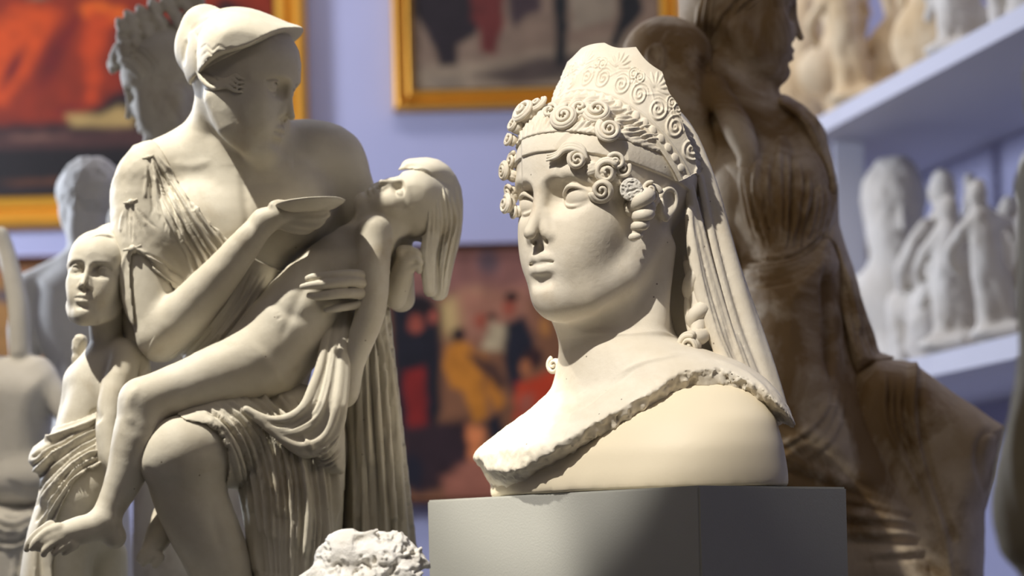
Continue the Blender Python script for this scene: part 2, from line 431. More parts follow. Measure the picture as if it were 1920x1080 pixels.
def log(*a): print('[%.1fs]' % (time.time() - T00), *a, flush=True)
# ------------------------------------------------------------------ a classical head in its own units (1 unit ~ 1 cm on a life-size head)
def face(S, f, jaw=1.0, lids=True, ears=True, gaze=0.0, chin=1.0, mouth=-6.75, nose=-4.55, crown=8.3, closed=False, zs=1.0, es=1.0):
    zq = lambda z: z * zs if z < 0 else z
    c = lambda pts, k=0, mode='add', sm=0: S.cap([(q[0], q[1], zq(q[2]), q[3]) for q in pts], k, mode, sm=sm, f=f)
    e = lambda ce, ra, k=0, rot=(0, 0, 0), mode='add': S.ell((ce[0], ce[1], zq(ce[2])), ra, k, rot, mode, f=f)
    e((0, -0.9, 3.0), (7.5, 9.4, crown))
    e((0, 2.4, -2.6), (6.5 * jaw, 6.9, 8.2), 2.0)
    e((0, 4.2, 3.2), (6.3, 5.1, 5.4), 2.0)
    for s in (-1, 1):
        c([(s*5.4*jaw, -0.6, -4.2, 1.9), (s*4.7*jaw, 2.4, -8.0, 1.9), (s*2.4, 5.4, -9.9, 2.0), (0, 6.7*chin, -10.1, 2.0)], 2.2)
        e((s*3.7*jaw, 5.3, -2.9), (2.5, 2.6, 3.0), 1.8)
        e((s*2.6*jaw, 6.2, -6.0), (2.3*jaw, 2.5, 2.6), 2.0)
    e((0, 7.3*chin, -9.9), (1.9, 1.55, 1.6), 1.2)
    for s in (-1, 1):
        c([(s*0.9, 8.45, 1.2, .75), (s*2.8, 8.05, 1.95, .72), (s*4.6, 6.6, 1.7, .7), (s*5.7, 4.9, .9, .7)], 1.0, sm=3)
        e((s*3.0, 9.5, -0.15), (2.3, 2.25, 1.5), 1.1, mode='sub')
        e((s*1.75, 9.4, -0.1), (.9, 1.6, 1.3), .9, mode='sub')
        e((s*3.15, 6.55, -.15), (1.75, 1.55, 1.35), 0.15)
    nz = nose + 4.55
    c([(0, 8.35, 3.0, .7), (0, 8.75, 1.3, .62), (0, 9.4, -1.2, .62), (0, 10.15, -3.0+nz, .60), (0, 10.6, -3.9+nz, .62)], .6, sm=3)
    for s in (-1, 1):
        c([(s*.45, 9.0, -2.0, .6), (s*.85, 9.15, -3.6+nz, .68), (s*1.15, 9.0, -4.1+nz, .64)], .5, sm=3)
        c([(s*.62, 9.9, -4.75+nz, .32), (s*.85, 8.9, -4.8+nz, .30)], .2, 'sub')
    mz = mouth
    e((0, 7.1, mz-.1), (2.8, 2.0, 2.2), 1.2)
    c([(0, 8.95, mz+1.8, .18), (0, 9.35, mz+.8, .3)], .5, 'sub')
    for s in (-1, 1):
        c([(s*2.3, 7.95, mz+.02, .24), (s*1.5, 8.65, mz+.30, .44), (s*.55, 9.2, mz+.52, .52), (0, 9.2, mz+.38, .46)], .3, sm=3)
        c([(s*2.1, 8.0, mz-.25, .34), (s*1.2, 8.7, mz-.68, .60), (0, 8.98, mz-.84, .72)], .3, sm=3)
    c([(-1.95, 8.75, mz-.04, .05), (-1.4, 9.15, mz-.08, .14), (-.6, 9.68, mz-.10, .17), (0, 9.75, mz-.2, .17), (.6, 9.68, mz-.10, .17), (1.4, 9.15, mz-.08, .14), (1.95, 8.75, mz-.04, .05)], .12, 'sub', sm=3)
    c([(-.8, 9.3, mz-2.0, .42), (0, 9.45, mz-2.05, .45), (.8, 9.3, mz-2.0, .42)], .8, 'sub', sm=3)
    if lids:
        for s in (-1, 1):
            if closed:
                c([(s*1.7, 7.55, -.3, .17), (s*2.5, 8.1, -.75, .17), (s*3.3, 8.2, -.85, .17), (s*4.2, 7.7, -.65, .17), (s*4.75, 7.0, -.3, .14)], .1, sm=3)
                e((s*3.15, 6.65, -.25), (1.75, 1.55, 1.4), .1)
            else:
                up = [(s*1.7, 7.5, -.4, .10), (s*2.05, 7.93, .25, .19), (s*2.9, 8.22, .82, .24), (s*3.9, 7.85, .72, .24), (s*4.7, 6.95, .15, .22), (s*5.15, 6.3, -.15, .17)]
                c(up, .12, sm=4)
                c([(s*1.75, 7.5, -.5, .08), (s*2.3, 7.88, -.95, .13), (s*3.2, 7.93, -1.18, .15), (s*4.1, 7.43, -.98, .14), (s*4.7, 6.85, -.45, .11)], .2, sm=4)
                c([(s*1.9, 8.3, .62, .10), (s*2.9, 8.6, 1.22, .13), (s*3.9, 8.15, 1.12, .13), (s*4.9, 7.0, .55, .10)], .35, 'sub', sm=4)
    if ears:
        for s in (-1, 1):
            E = lambda x, y, z: (s*(7.0 + (x-7.0)*es), -.8 + (y+.8)*es, -.7 + (z+.7)*es)
            ec_ = lambda pts, k, mode='add': S.cap([(*E(*q[:3]), q[3]*es) for q in pts], k, mode, sm=3, f=f)
            S.ell(E(7.0, -.9, -.6), (1.2*es, 2.2*es, 3.0*es), .6, (12, 0, s*-12), f=f)
            S.ell(E(8.1, -.5, -.4), (.9*es, 1.35*es, 2.1*es), .3, (12, 0, 0), 'sub', f=f)
            ec_([(7.5, .9, 1.0, .35), (7.9, .2, 2.0, .4), (8.0, -1.3, 2.3, .42), (8.1, -2.5, 1.3, .42), (7.9, -2.7, -.6, .4), (7.5, -1.7, -2.4, .42), (7.3, -.4, -3.4, .6)], .15)
            ec_([(7.4, .7, -.4, .4), (7.5, .5, -1.2, .4)], .3)
# ------------------------------------------------------------------ loft and helpers used by draped masses
def _loft(self, rows, k=0, yaw=0.0, rho=0.7, mode='add', f=None, shrink=0.0, cap_top=True):
    """rows: (py, left px, right px, depth) from top to bottom; elliptical sections that keep that outline"""
    f = f or self.f; rows = sorted(rows, key=lambda q: q[0])
    c, s_ = abs(math.cos(R_(yaw))), abs(math.sin(R_(yaw)))
    zc = []; cx = []; cy = []; ha = []
    for q in rows:
        py, l, r, d = q[:4]; P = f.p((l + r) / 2, py, d); zc.append(P[2]); cx.append(P[0]); cy.append(P[1])
        w = f.r((r - l) / 2 - shrink, d); rh = q[4] if len(q) > 4 else rho
        a = w / math.sqrt(c*c + rh*rh*s_*s_); ha.append((a, rh * a))
    zc = np.array(zc[::-1]); cx = np.array(cx[::-1]); cy = np.array(cy[::-1]); aa = np.array([h[0] for h in ha[::-1]]); bb = np.array([h[1] for h in ha[::-1]])
    # smooth the table
    zz = np.linspace(zc[0], zc[-1], 160)
    def sm(v):
        u = np.interp(zz, zc, v); kk = np.ones(9) / 9; up = np.concatenate([np.full(4, u[0]), u, np.full(4, u[-1])]); return np.convolve(up, kk, 'valid')
    CX, CY, A, B = sm(cx), sm(cy), sm(aa), sm(bb)
    ca, sa = math.cos(R_(yaw)), math.sin(R_(yaw))
    def fn(X, Y, Z):
        z = Z.ravel(); x0 = np.interp(z, zz, CX)[None, None, :].astype(np.float32); y0 = np.interp(z, zz, CY)[None, None, :].astype(np.float32)
        a = np.interp(z, zz, A)[None, None, :].astype(np.float32); b = np.interp(z, zz, B)[None, None, :].astype(np.float32)
        dx = X - x0; dy = Y - y0; u = dx * np.float32(ca) + dy * np.float32(sa); v = -dx * np.float32(sa) + dy * np.float32(ca)
        k0 = np.sqrt((u/a)**2 + (v/b)**2) + np.float32(1e-6); k1 = np.sqrt((u/a**2)**2 + (v/b**2)**2) + np.float32(1e-3)
        d = k0 * (k0 - 1) / k1 * np.float32(.85)
        return np.maximum(d, np.maximum(Z - np.float32(zz[-1]), np.float32(zz[0]) - Z))
    ext = max(A.max(), B.max())
    self._push(mode, fn, (CX.min() - ext, CY.min() - ext, zz[0]), (CX.max() + ext, CY.max() + ext, zz[-1]), f.r(k)); return self
Sculpt.loft = _loft
def ray_ell(px, py, hf, c, rad):
    """where the sight line through a picture point meets an ellipsoid of head frame hf (nearest approach if it misses)"""
    d = C_F + (px - 960) / F * C_R + (HY - py) / F * C_U; d = d / np.linalg.norm(d)
    o = (hf.local(C_O[None])[0] - c) / rad; q = (hf.local((C_O + d)[None])[0] - c) / rad - o
    A = q @ q; B = o @ q; C = o @ o - 1; disc = B*B - A*C
    t = (-B - math.sqrt(disc)) / A if disc > 0 else -B / A
    P = C_O + d * t; loc = hf.local(P[None])[0]; n = (loc - c) / rad**2; n = hf.R @ n; n /= np.linalg.norm(n)
    return P, n
def frame_of(n):
    n = n / np.linalg.norm(n); u = np.cross((0, 0, 1.0), n); u /= np.linalg.norm(u) + 1e-9; v = np.cross(n, u); return u, v, n
def snail(P, n, R, turns=2.0, th=0.30, start=0.0, cw=1, rise=0.35, tail=None, strands=2):
    """a spiral curl lying on a surface point P with outward normal n"""
    u, v, w = frame_of(n); parts = []
    m = int(20 * turns) + 4
    for sgn in range(strands):
        off = 0.0 if strands == 1 else (sgn - (strands-1)/2) * 0.36
        pts = []; rr = []
        if tail is not None:
            for i in range(5):
                t = i / 5.0; a = start; e = P + u * math.cos(a) * R * (1 + off*.5) + v * math.sin(a) * R * (1 + off*.5); pts.append(tail * (1-t) + e * t + w * R * .25 * math.sin(math.pi*t)); rr.append(R * th * (0.5 + .5*t) * (.75 if strands > 1 else 1))
        for i in range(m):
            t = i / (m - 1.0); a = start + cw * t * turns * 2 * math.pi; rad = R * ((1 - t) ** .85 * .98 + .06) * (1 + off*.55*(1-t))
            pts.append(P + u * math.cos(a) * rad + v * math.sin(a) * rad + w * R * (rise * t + .12*(sgn==0)))
            rr.append(R * th * (1 - .45 * t) * (.75 if strands > 1 else 1))
        parts.append(tube(np.array(pts), np.array(rr), 9))
    core = tube(np.array([P - w * R * .8, P - w*R*.1, P + w * R * (.05)]), np.array([R*.8, R * .9, R * .5]), 12); parts.append(core)
    return joinm(parts)
def ringlet(path, R, turns=5, th=.42, taper=.5):
    P = crom(path, 14); n = len(P); T = np.gradient(P, axis=0); T /= np.linalg.norm(T, axis=1, keepdims=True)
    pts = []; rr = []
    for i in range(n):
        t = i / (n - 1.0); u, v, _ = frame_of(T[i] + np.array([.001, 0, 0])); a = t * turns * 2 * math.pi
        rad = R * (1 - taper * t); pts.append(P[i] + (u * math.cos(a) + v * math.sin(a)) * rad * .42); rr.append(rad * th * 1.35)
    Q = np.array(pts); 
    m = (n - 1) * 3; tt = np.linspace(0, n - 1, m); Q2 = np.stack([np.interp(tt, np.arange(n), Q[:, i]) for i in range(3)], 1); r2 = np.interp(tt, np.arange(n), rr)
    core = tube(P, np.linspace(R*.62, R*.62*(1-taper), n), 10)
    return joinm([tube(Q2, r2, 9), core])

# ------------------------------------------------------------------ materials of the casts
M_BUST = plaster('bust_plaster', (.80, .74, .63), (.72, .65, .53), stain=(.52, .38, .22), stain_amt=.45, scale=11, bump=.2, dots=32, rough=.62, lo=.56, hi=.75)
M_WHITE = plaster('fresh_plaster', (.80, .77, .71), (.70, .66, .58), scale=25, bump=.8, rough=.85)
M_BASE = plaster('smooth_base_plaster', (.80, .71, .54), (.78, .69, .52), scale=4, bump=.06, rough=.5)
M_GROUP = plaster('group_plaster', (.60, .56, .47), (.52, .475, .385), stain=(.36, .27, .15), stain_amt=.55, scale=10, bump=.12, dots=24, rough=.62, lo=.56, hi=.78)
M_BROWN = plaster('stained_plaster', (.70, .58, .42), (.47, .35, .215), stain=(.235, .135, .045), stain_amt=.9, scale=5, bump=.3, rough=.65, sstrength=3.6, lo=.46, hi=.58, dots=9)
M_DUSTY = plaster('dusty_plaster', (.60, .56, .47), (.50, .46, .38), stain=(.22, .15, .08), stain_amt=.6, scale=12, bump=.3, rough=.7)
M_PALE = plaster('pale_plaster', (.66, .64, .60), (.58, .56, .52), scale=8, bump=.2, rough=.7)

def want(n): return True

# ------------------------------------------------------------------ grey plinth
def corner(px, py, Y):
    return C_O + Y * (C_F + (px - 960.0) / F * C_R + (HY - py) / F * C_U)
pB = corner(1310, 910, 3.80); PZ = pB[2]
def on_plane(px, py, z):
    d = C_F + (px - 960.0) / F * C_R + (HY - py) / F * C_U; t = (z - C_O[2]) / d[2]; return C_O + d * t
pA = on_plane(800, 938, PZ); pC = on_plane(1588, 913, PZ); pD = pA + pC - pB
log('plinth', pA, pB, pC, 'cos', np.dot((pA-pB)[:2], (pC-pB)[:2]) / np.linalg.norm((pA-pB)[:2]) / np.linalg.norm((pC-pB)[:2]))
M_PLINTH = plain('grey_plinth_paint', (.40, .40, .37), rough=.6, spec=.15, bump=.12, bscale=300, var=.05)
def make_plinth():
    bm = bmesh.new() if False else None
    import bmesh as B
    b = B.new(); lo = [b.verts.new((p[0], p[1], 0.0)) for p in (pA, pB, pC, pD)]; up = [b.verts.new((p[0], p[1], PZ)) for p in (pA, pB, pC, pD)]
    b.faces.new(up); b.faces.new(lo[::-1])
    for i in range(4): b.faces.new((lo[i], lo[(i+1) % 4], up[(i+1) % 4], up[i]))
    B.ops.recalc_face_normals(b, faces=b.faces)
    B.ops.bevel(b, geom=list(b.edges), offset=.003, segments=2, affect='EDGES')
    me = bpy.data.meshes.new('plinth'); b.to_mesh(me); b.free(); me.materials.append(M_PLINTH)
    o = bpy.data.objects.new('plinth', me); COL.objects.link(o); recenter(o)
    tag(o, 'grey painted box plinth under the colossal veiled head', 'plinth')
if want('bust'): make_plinth()

# ------------------------------------------------------------------ colossal veiled head on its shaped base
def make_bust():
    f = Pix(4.13); hf = Head(f.p(1138, 386, 0), rotm(46, 0, 0), 19.3 * f.s)
    rt = empty('colossal_head', f.p(1190, 925, 0) * np.array([1, 1, 0]) + np.array([0, 0, PZ]), 'colossal cream plaster head with scrolled tiara, curls and long veil on grey plinth', 'bust')
    yaw = -44
    def surf(px, py, lift=0.0):
        best = None
        for c_, r_ in ((np.array([0, -0.9, 3.0]), np.array([7.95, 9.85, 7.9])), (np.array([0, 4.0, 3.4]), np.array([6.6, 5.6, 6.0])), (np.array([0, 2.4, -1.5]), np.array([6.6, 7.0, 8.2]))):
            P, n = ray_ell(px, py, hf, c_, r_)
            d = C_F + (px - 960) / F * C_R + (HY - py) / F * C_U
            q = (hf.local(P[None])[0] - c_) / r_
            key = (0 if q @ q < 1.02 else (q @ q - 1) * 50) + P[1]
            if best is None or key < best[0]: best = (key, P, n)
        return best[1] + best[2] * lift * f.s, best[2]
    # head, neck and broken chest in one surface
    S = Sculpt(f); globals()['S'] = S
    face(S, hf, jaw=.85, mouth=-6.8, nose=-4.45, crown=7.4, zs=.90, es=.5)
    S.cap([(1150, 420, 30, 95), (1152, 560, 30, 100), (1160, 650, 25, 108), (1170, 720, 20, 128)], 40)
    S.cap([(1100, 590, 0, 60), (1110, 560, 10, 70), (1150, 520, 20, 80)], 30)
    S.cap([(1245, 470, -30, 20), (1225, 600, -45, 26), (1200, 690, -75, 22)], 30)
    chest = [(640, 1060, 1262, 20, .9), (662, 1052, 1320, 15, .8), (690, 1045, 1388, 10, .72), (722, 1034, 1430, 5, .68), (750, 1003, 1452, 0, .66), (780, 962, 1468, 0, .65), (812, 915, 1478, 0, .65), (838, 886, 1484, 0, .65), (900, 880, 1484, 0), (960, 880, 1484, 0)]
    S.loft(chest, 22, yaw=yaw, rho=.62)
    e = [(860, 866), (890, 852), (920, 880), (950, 888), (985, 880), (1020, 858), (1060, 832), (1100, 806), (1150, 778), (1200, 752), (1250, 718), (1290, 704), (1340, 702), (1380, 714), (1420, 740), (1450, 768), (1480, 800), (1500, 812)]
    ex = np.array([f.p(a, b, -60)[0] for a, b in e]); ez = np.array([f.p(a, b, -60)[2] for a, b in e])
    def cut(X, Y, Z, D):
        zc = np.interp(X, ex, ez)
        jag = 0.004 * vnoise(X * 90 + 0*Y + 0*Z, Y * 90 + 0*X + 0*Z, Z * 60 + 0*X + 0*Y) + .003 * vnoise(X * 260 + 0*Y + 0*Z, Y * 260 + 0*X + 0*Z, Z * 200 + 0*X + 0*Y)
        dep = np.clip(-D, 0, .034)
        return np.maximum(D, (zc - dep * .75 + jag - Z) * np.float32(.8))
    lo, hi = boxpx(f, 840, 640, 1530, 980, -420, 420)
    S.custom(cut, lo, hi)
    # raised fillet round the brow
    def band(X, Y, Z, D):
        loc = [(X - hf.o[0]) * hf.R[0, i] + (Y - hf.o[1]) * hf.R[1, i] + (Z - hf.o[2]) * hf.R[2, i] for i in range(3)]
        x, y, z = [l / hf.k for l in loc]
        slab = (np.abs(z - (3.0 + .235 * y)) - 1.0) * hf.k
        return np.minimum(D, np.maximum(D - np.float32(.28 * hf.k), slab))
    lo = np.min([hf.p(a, b, c) for a in (-9, 9) for b in (-6, 11) for c in (-1, 9)], 0); hi = np.max([hf.p(a, b, c) for a in (-9, 9) for b in (-6, 11) for c in (-1, 9)], 0)
    S.custom(band, lo, hi)
    fl, fh = boxpx(f, 930, 245, 1290, 640, -260, 190)
    m = S.mesh(.0034, fine=[(fl, fh, .00165)]); m.begin()
    # drill marks, modelling on neck and chest
    for st, w, a in (([(1165, 700), (1110, 750), (1040, 790), (1000, 830)], 7, -3), ([(1000, 770), (960, 800), (930, 840)], 6, 2.5), ([(1040, 740), (985, 800), (960, 850)], 6, -2.5),
                     ([(1195, 690), (1130, 735), (1080, 775)], 5, -2), ([(1330, 670), (1400, 700), (1450, 745)], 6, 2.5), ([(1060, 700), (1035, 745), (990, 775)], 8, 2.5), ([(1160, 700), (1210, 678), (1290, 662)], 6, 3.5)):
        m.stroke(st, w, a)
    loc = hf.local(m.V); chestm = np.clip((m.py - 700) / 60, 0, 1)
    m.disp(fbm(m.V, .016, 3) * .0016 * chestm); m.finish()
    mesh_np('head_and_chest', m.V, m.Q, M_BUST, rt)
    log('bust head', len(m.V))
    # base
    S = Sculpt(f); globals()['S'] = S
    S.loft([(685, 1125, 1320, 10, .50), (700, 1095, 1362, 8, .54), (750, 1036, 1420, 5, .57), (800, 968, 1444, 0, .585), (850, 930, 1456, 0, .60), (900, 918, 1464, 0, .61), (1000, 917, 1465, 0, .61)], 0, yaw=yaw, rho=.62)
    lo, hi = S.bounds(); S.custom(lambda X, Y, Z, D: np.maximum(D, np.float32(PZ) - Z), lo - .01, hi)
    lo = lo.copy(); lo[2] = PZ - .004
    m = S.mesh(.006, lo=lo); m.smooth(3); m.V[:, 2] = np.maximum(m.V[:, 2], PZ + .0005)
    o = mesh_np('base', m.V, m.Q, M_BASE, rt); tag(o, 'smooth cream base under the broken chest')
    # waved hair between fillet and tiara
    S = Sculpt(hf); globals()['S'] = S
    S.ell((0, -0.9, 3.0), (7.95, 9.85, 7.9)); S.ell((0, 4.0, 3.4), (6.6, 5.6, 6.0), 2.0)
    def keep(X, Y, Z, D):
        x, y, z = [((X - hf.o[0]) * hf.R[0, i] + (Y - hf.o[1]) * hf.R[1, i] + (Z - hf.o[2]) * hf.R[2, i]) / hf.k for i in range(3)]
        return np.maximum(D, (3.95 + .235 * y - z) * np.float32(hf.k))
    lo, hi = S.bounds(); S.custom(keep, lo - .01, hi + .01)
    for px, py, r in ((1112, 318, 15), (1134, 325, 19), (1152, 340, 16), (1176, 352, 17), (1200, 366, 18), (1226, 376, 13), (958, 330, 12), (955, 372, 13), (1188, 390, 16)):
        P, n = surf(px, py); S._push('add', (lambda P_, r_: lambda X, Y, Z: d_chain(X, Y, Z, np.array([P_]), np.array([r_])))(P - n*4*f.s, r*f.s), P - .03, P + .03, 6*f.s)
    m = S.mesh(.0021); m.begin(); L = hf.local(m.V)
    ang = np.arctan2(L[:, 0], L[:, 2] - 1.0); back = L[:, 1]
    wv = np.sin((ang + .055 * np.sin(back * 1.5 + np.abs(ang) * 3)) * 21) 
    m.disp((np.abs(wv) ** .7 * .42 - .2 + .12*np.sin(ang*120+2*np.sin(back*1.3))) * hf.k * np.clip((L[:, 2] - 4.1 - .235*L[:, 1]) * 1.2, 0.25, 1)); m.finish()
    mesh_np('hair', m.V, m.Q, M_BUST, rt)
    # tiara: curved plate with scalloped rim, egg band and scrolls in relief
    NA, NT = 520, 130
    a = np.linspace(-1.62, 1.62, NA)[:, None]; t = np.linspace(0, 1, NT)[None, :]
    cus = R_(1) * np.array([-104, -85, -66, -50, -31, -10, 10, 31, 50, 66, 85, 104])
    def edge(a):
        i = np.clip(np.searchsorted(cus, a.ravel()) - 1, 0, len(cus) - 2).reshape(a.shape); fr = np.clip((a - cus[i]) / (cus[i+1] - cus[i]), 0, 1)
        return 1.0 - np.where(i == 5, -.012, .085) * np.sin(np.pi * fr)
    Bx = 7.9*np.sin(a); By = -1.2 + 5.6*np.cos(a); Bz = 1.9 + 7.5*np.cos(a)
    h = np.cos(a*.93)
    Tx = 8.6*np.sin(a) + .5*np.sin(2*a)*0; Ty = (-3.4 + 4.6*np.cos(a)); Tz = 3.2 + 12.2*np.clip(np.cos(a), -.2, 1)**.93 if False else 3.2 + 12.3*np.cos(a)
    s = edge(a) * (1 + .20*np.sin(2*a)**2 - .03*np.cos(a)**8)
    tt = t * s
    x = Bx*(1-tt) + Tx*tt; y = By*(1-tt) + Ty*tt; z = Bz*(1-tt) + Tz*tt
    P = np.stack([x, y, z], -1)
    du = np.gradient(P, axis=0); dv = np.gradient(P, axis=1); N = np.cross(dv, du); N /= np.linalg.norm(N, axis=-1, keepdims=True) + 1e-9
    if (N[NA//2, NT//2] @ np.array([0, 1, .3])) < 0: N = -N
    S1 = a * 9.3 + 0*t; hgt = np.linalg.norm(P[:, -1] - P[:, 0], axis=1)[:, None]; V1 = t * hgt * 5.0 / hgt.max()   # arc length and height in units
    rel = np.zeros((NA, NT))
    rel += .16 * np.exp(-((V1-.95)/.10)**2) + .16 * np.exp(-((V1-.25)/.10)**2)                      # two fillets
    egg = (S1 % 1.05) - .525; rel += .20 * np.clip(1 - (egg/.43)**2 - ((V1-.6)/.26)**2, 0, 1)**.5     # egg moulding
    def spiral(cx, cy, r, sg):
        dx = (S1 - cx) * sg; dy = V1 - cy; rr = np.hypot(dx, dy); th = np.arctan2(dy, dx)
        ph = rr / r * 2.2 - th / (2*np.pi); return (rr < r) * (.5 + .5*np.cos(2*np.pi*ph))**1.5 * .15 * np.clip(rr/r*3+.4, 0, 1)
    for i in range(-5, 6):
        hh = 4.7*math.cos(i*R_(25.5)*.62)
        cx = i * R_(25.5) * 9.3
        if abs(i) < 4:
            for k in range(-3, 4):                                                                  # palmette rays
                aa = k * .42; dx = S1 - cx; dy = V1 - max(2.9, 3.0); u = dx*math.cos(aa) - dy*math.sin(aa); v = dx*math.sin(aa) + dy*math.cos(aa)
                rel += .13 * np.clip(1 - ((u)/.13)**2 - ((v-.75)/.62)**2, 0, 1)**.5
        for sg in (-1, 1):
            rel += spiral(cx + sg*1.05, 2.0, .85, sg); rel += spiral(cx + sg*1.75, 3.1, .5, -sg) * (abs(i) < 5)
            w = np.abs(V1 - 2.6 - .5*np.sin((S1-cx)*1.5*sg)); rel += .06*np.exp(-(w/.11)**2) * (np.abs(S1-cx) < 2.0)
    rel += .16*np.exp(-((V1 - hgt*1.0)/.16)**2)
    rel *= np.clip(hgt / 2.0, 0, 1)
    front = P + N * (.30 + rel[..., None]); backp = P - N * .30
    ii = np.arange(NA*NT).reshape(NA, NT)
    fr = np.stack([ii[:-1, :-1], ii[1:, :-1], ii[1:, 1:], ii[:-1, 1:]], -1).reshape(-1, 4)
    nb = NA*NT
    bk = fr[:, ::-1] + nb
    def rim(a_): return np.stack([a_[:-1], a_[1:], a_[1:] + nb, a_[:-1] + nb], 1)
    rims = np.concatenate([rim(ii[:, -1])[:, ::-1], rim(ii[:, 0]), rim(ii[0, :])[:, ::-1], rim(ii[-1, :])])
    V = np.concatenate([front.reshape(-1, 3), backp.reshape(-1, 3)])
    W = hf.o + (V @ hf.R.T) * hf.k
    o = mesh_np('tiara', W, np.concatenate([fr, bk, rims]), M_BUST, rt); tag(o, 'tall scalloped tiara with scrolls and egg moulding in relief')
    # curls
    ec = np.array([0, -0.9, 3.0]); er = np.array([7.7, 9.6, 8.6])
    fc = np.array([0, 2.6, 1.0]); fr_ = np.array([6.9, 7.2, 7.6])
    sc = f.s
    curls = [  # px, py, radius px, start, cw, which ellipsoid, lift px, turns
        (988, 212, 24, 2.5, 1, 1, 6, 1.8), (1012, 205, 17, 1.0, -1, 1, 10, 1.6), (968, 236, 17, 0.5, 1, 1, 4, 1.6), (1062, 226, 24, 1.6, 1, 1, 8, 2.3), (1088, 212, 16, .3, -1, 1, 10, 1.5), (1118, 219, 23, 3.0, 1, 1, 12, 1.8),
        (1137, 252, 21, 2.2, 1, 1, 14, 2.1), (958, 262, 13, 2.2, 1, 1, 2, 1.6), (964, 302, 15, 1.2, 1, 1, 3, 1.6), (948, 322, 17, 2.8, -1, 1, 2, 2.2), (1084, 300, 17, 1.4, 1, 1, 8, 1.7), (1150, 304, 15, 2.6, -1, 1, 10, 1.5),
        (1124, 350, 20, 3.4, 1, 1, 17, 2.0), (1134, 322, 22, .6, 1, 1, 8, 1.5), (1164, 318, 14, .6, -1, 1, 10, 1.4), (1214, 362, 17, .2, 1, 0, 14, 1.7), (1209, 352, 13, 1.2, 1, 0, 18, 1.4), (955, 360, 13, .4, 1, 1, 0, 1.5), (949, 384, 17, 1.8, -1, 1, 0, 1.8), (966, 396, 13, 2.8, 1, 1, 0, 1.6), (1036, 216, 15, 2.0, -1, 1, 8, 1.5)]
    for i, (px, py, r, st, cw, el, lift, tr) in enumerate(curls):
        P, n = surf(px, py)
        n2 = n + np.array([-.25, -.55, .05]); n2 /= np.linalg.norm(n2)
        V, Q = snail(P + n * lift * sc, n2, r * sc, tr, .30, st, cw, strands=2 if r > 16 else 1)
        mesh_np('hair_curl', V, Q, M_BUST, rt)
    # broken curl with a rough flat face
    P, n = surf(1177, 352); n2 = n + np.array([-.35, -.9, .05]); n2 /= np.linalg.norm(n2); S = Sculpt(f); globals()['S'] = S
    q = P + n * 18*sc
    S._push('add', lambda X, Y, Z: d_chain(X, Y, Z, np.array([q - n2*12*sc, q + n2*8*sc]), np.array([20*sc, 21*sc])), q - .04, q + .04, 0)
    S.custom(lambda X, Y, Z, D: np.maximum(D, (X-q[0])*n2[0] + (Y-q[1])*n2[1] + (Z-q[2])*n2[2] - 14*sc + .0022*vnoise(X*400+0*Y+0*Z, Y*400+0*X+0*Z, Z*400+0*X+0*Y)), q - .05, q + .05)
    m = S.mesh(.0012); tag(mesh_np('hair_curl', m.V, m.Q, M_WHITE, rt), 'broken curl with a rough whitish face')
    # ringlet in front of the ear
    P1, n1 = ray_ell(1180, 376, hf, ec, er); P2, _ = ray_ell(1186, 408, hf, ec, er); P3, _ = ray_ell(1176, 446, hf, ec, er)
    out = np.array([-.25, -.9, 0]) * 14 * sc
    V, Q = ringlet([surf(1186, 372, 22)[0], surf(1190, 396, 24)[0], surf(1187, 420, 20)[0], surf(1180, 446, 14)[0]], 31*sc, turns=4.2, th=.40, taper=.62); mesh_np('hair_ringlet', V, Q, M_BUST, rt)
    # S shaped lock on the brow
    for k in range(3):
        o3 = k * 5.0
        A = [(1030, 292 + o3, 0), (1048, 288 + o3*.8, 0), (1062, 275 + o3*.9, 0), (1078, 272 + o3, 0), (1094, 280 + o3*.9, 0), (1100, 298, 0)]
        W = []
        for px, py, _ in A: P, n = surf(px, py); W.append(P + n * (7 + 1.5*k) * sc)
        v = tube(crom(W, 6), np.concatenate([np.linspace(2, 6, 15), np.linspace(6, 3, 16)]) * sc * 1.0, 9); V, Q = joinm([v]); mesh_np('hair_lock', V, Q, M_BUST, rt)
    # hanging twisted lock behind the neck
    V, Q = ringlet([f.p(1296, 490, -30), f.p(1306, 545, -40), f.p(1312, 590, -50), f.p(1306, 630, -62), f.p(1294, 654, -70)], 27*sc, turns=2.6, th=.46, taper=.15); mesh_np('hair_ringlet', V, Q, M_BUST, rt)
    for k in range(4):
        P = crom([f.p(1285 + 9*k, 480, -20 - 3*k), f.p(1292 + 8*k, 530, -32), f.p(1290 + 9*k, 580, -40), f.p(1298 + 6*k, 625, -50)], 6); V, Q = joinm([tube(P, np.linspace(6, 9, len(P))*sc, 8)]); mesh_np('hair_lock', V, Q, M_BUST, rt)
    V, Q = snail(f.p(1293, 648, -80), np.array([-.5, -.8, -.2]), 21*sc, 2.0, .3, 1.0, 1); mesh_np('hair_curl', V, Q, M_BUST, rt)
    # tuft seen beyond the far side of the neck
    V, Q = snail(f.p(1040, 685, 60), np.array([-.6, -.8, 0]), 15*sc, 1.6, .36, 2.0, 1); mesh_np('hair_curl', V, Q, M_BUST, rt)
    # veil
    S = Sculpt(f); globals()['S'] = S
    S.ell((1215, 345, 95), (98, 120, 165), 0)
    S.cap([(1225, 300, 110, 85), (1260, 480, 120, 92), (1300, 640, 110, 100), (1330, 730, 90, 95)], 40)
    S.cap([(1272, 225, 5, 10), (1296, 262, 8, 15), (1326, 350, 10, 20), (1352, 450, 8, 22), (1384, 570, 0, 24), (1420, 690, -15, 26), (1448, 775, -30, 26)], 12, sm=3)
    S.cap([(1280, 290, -25, 8), (1300, 400, -30, 12), (1322, 500, -32, 16), (1352, 610, -38, 18), (1390, 700, -50, 20), (1428, 775, -60, 20)], 8, sm=3)
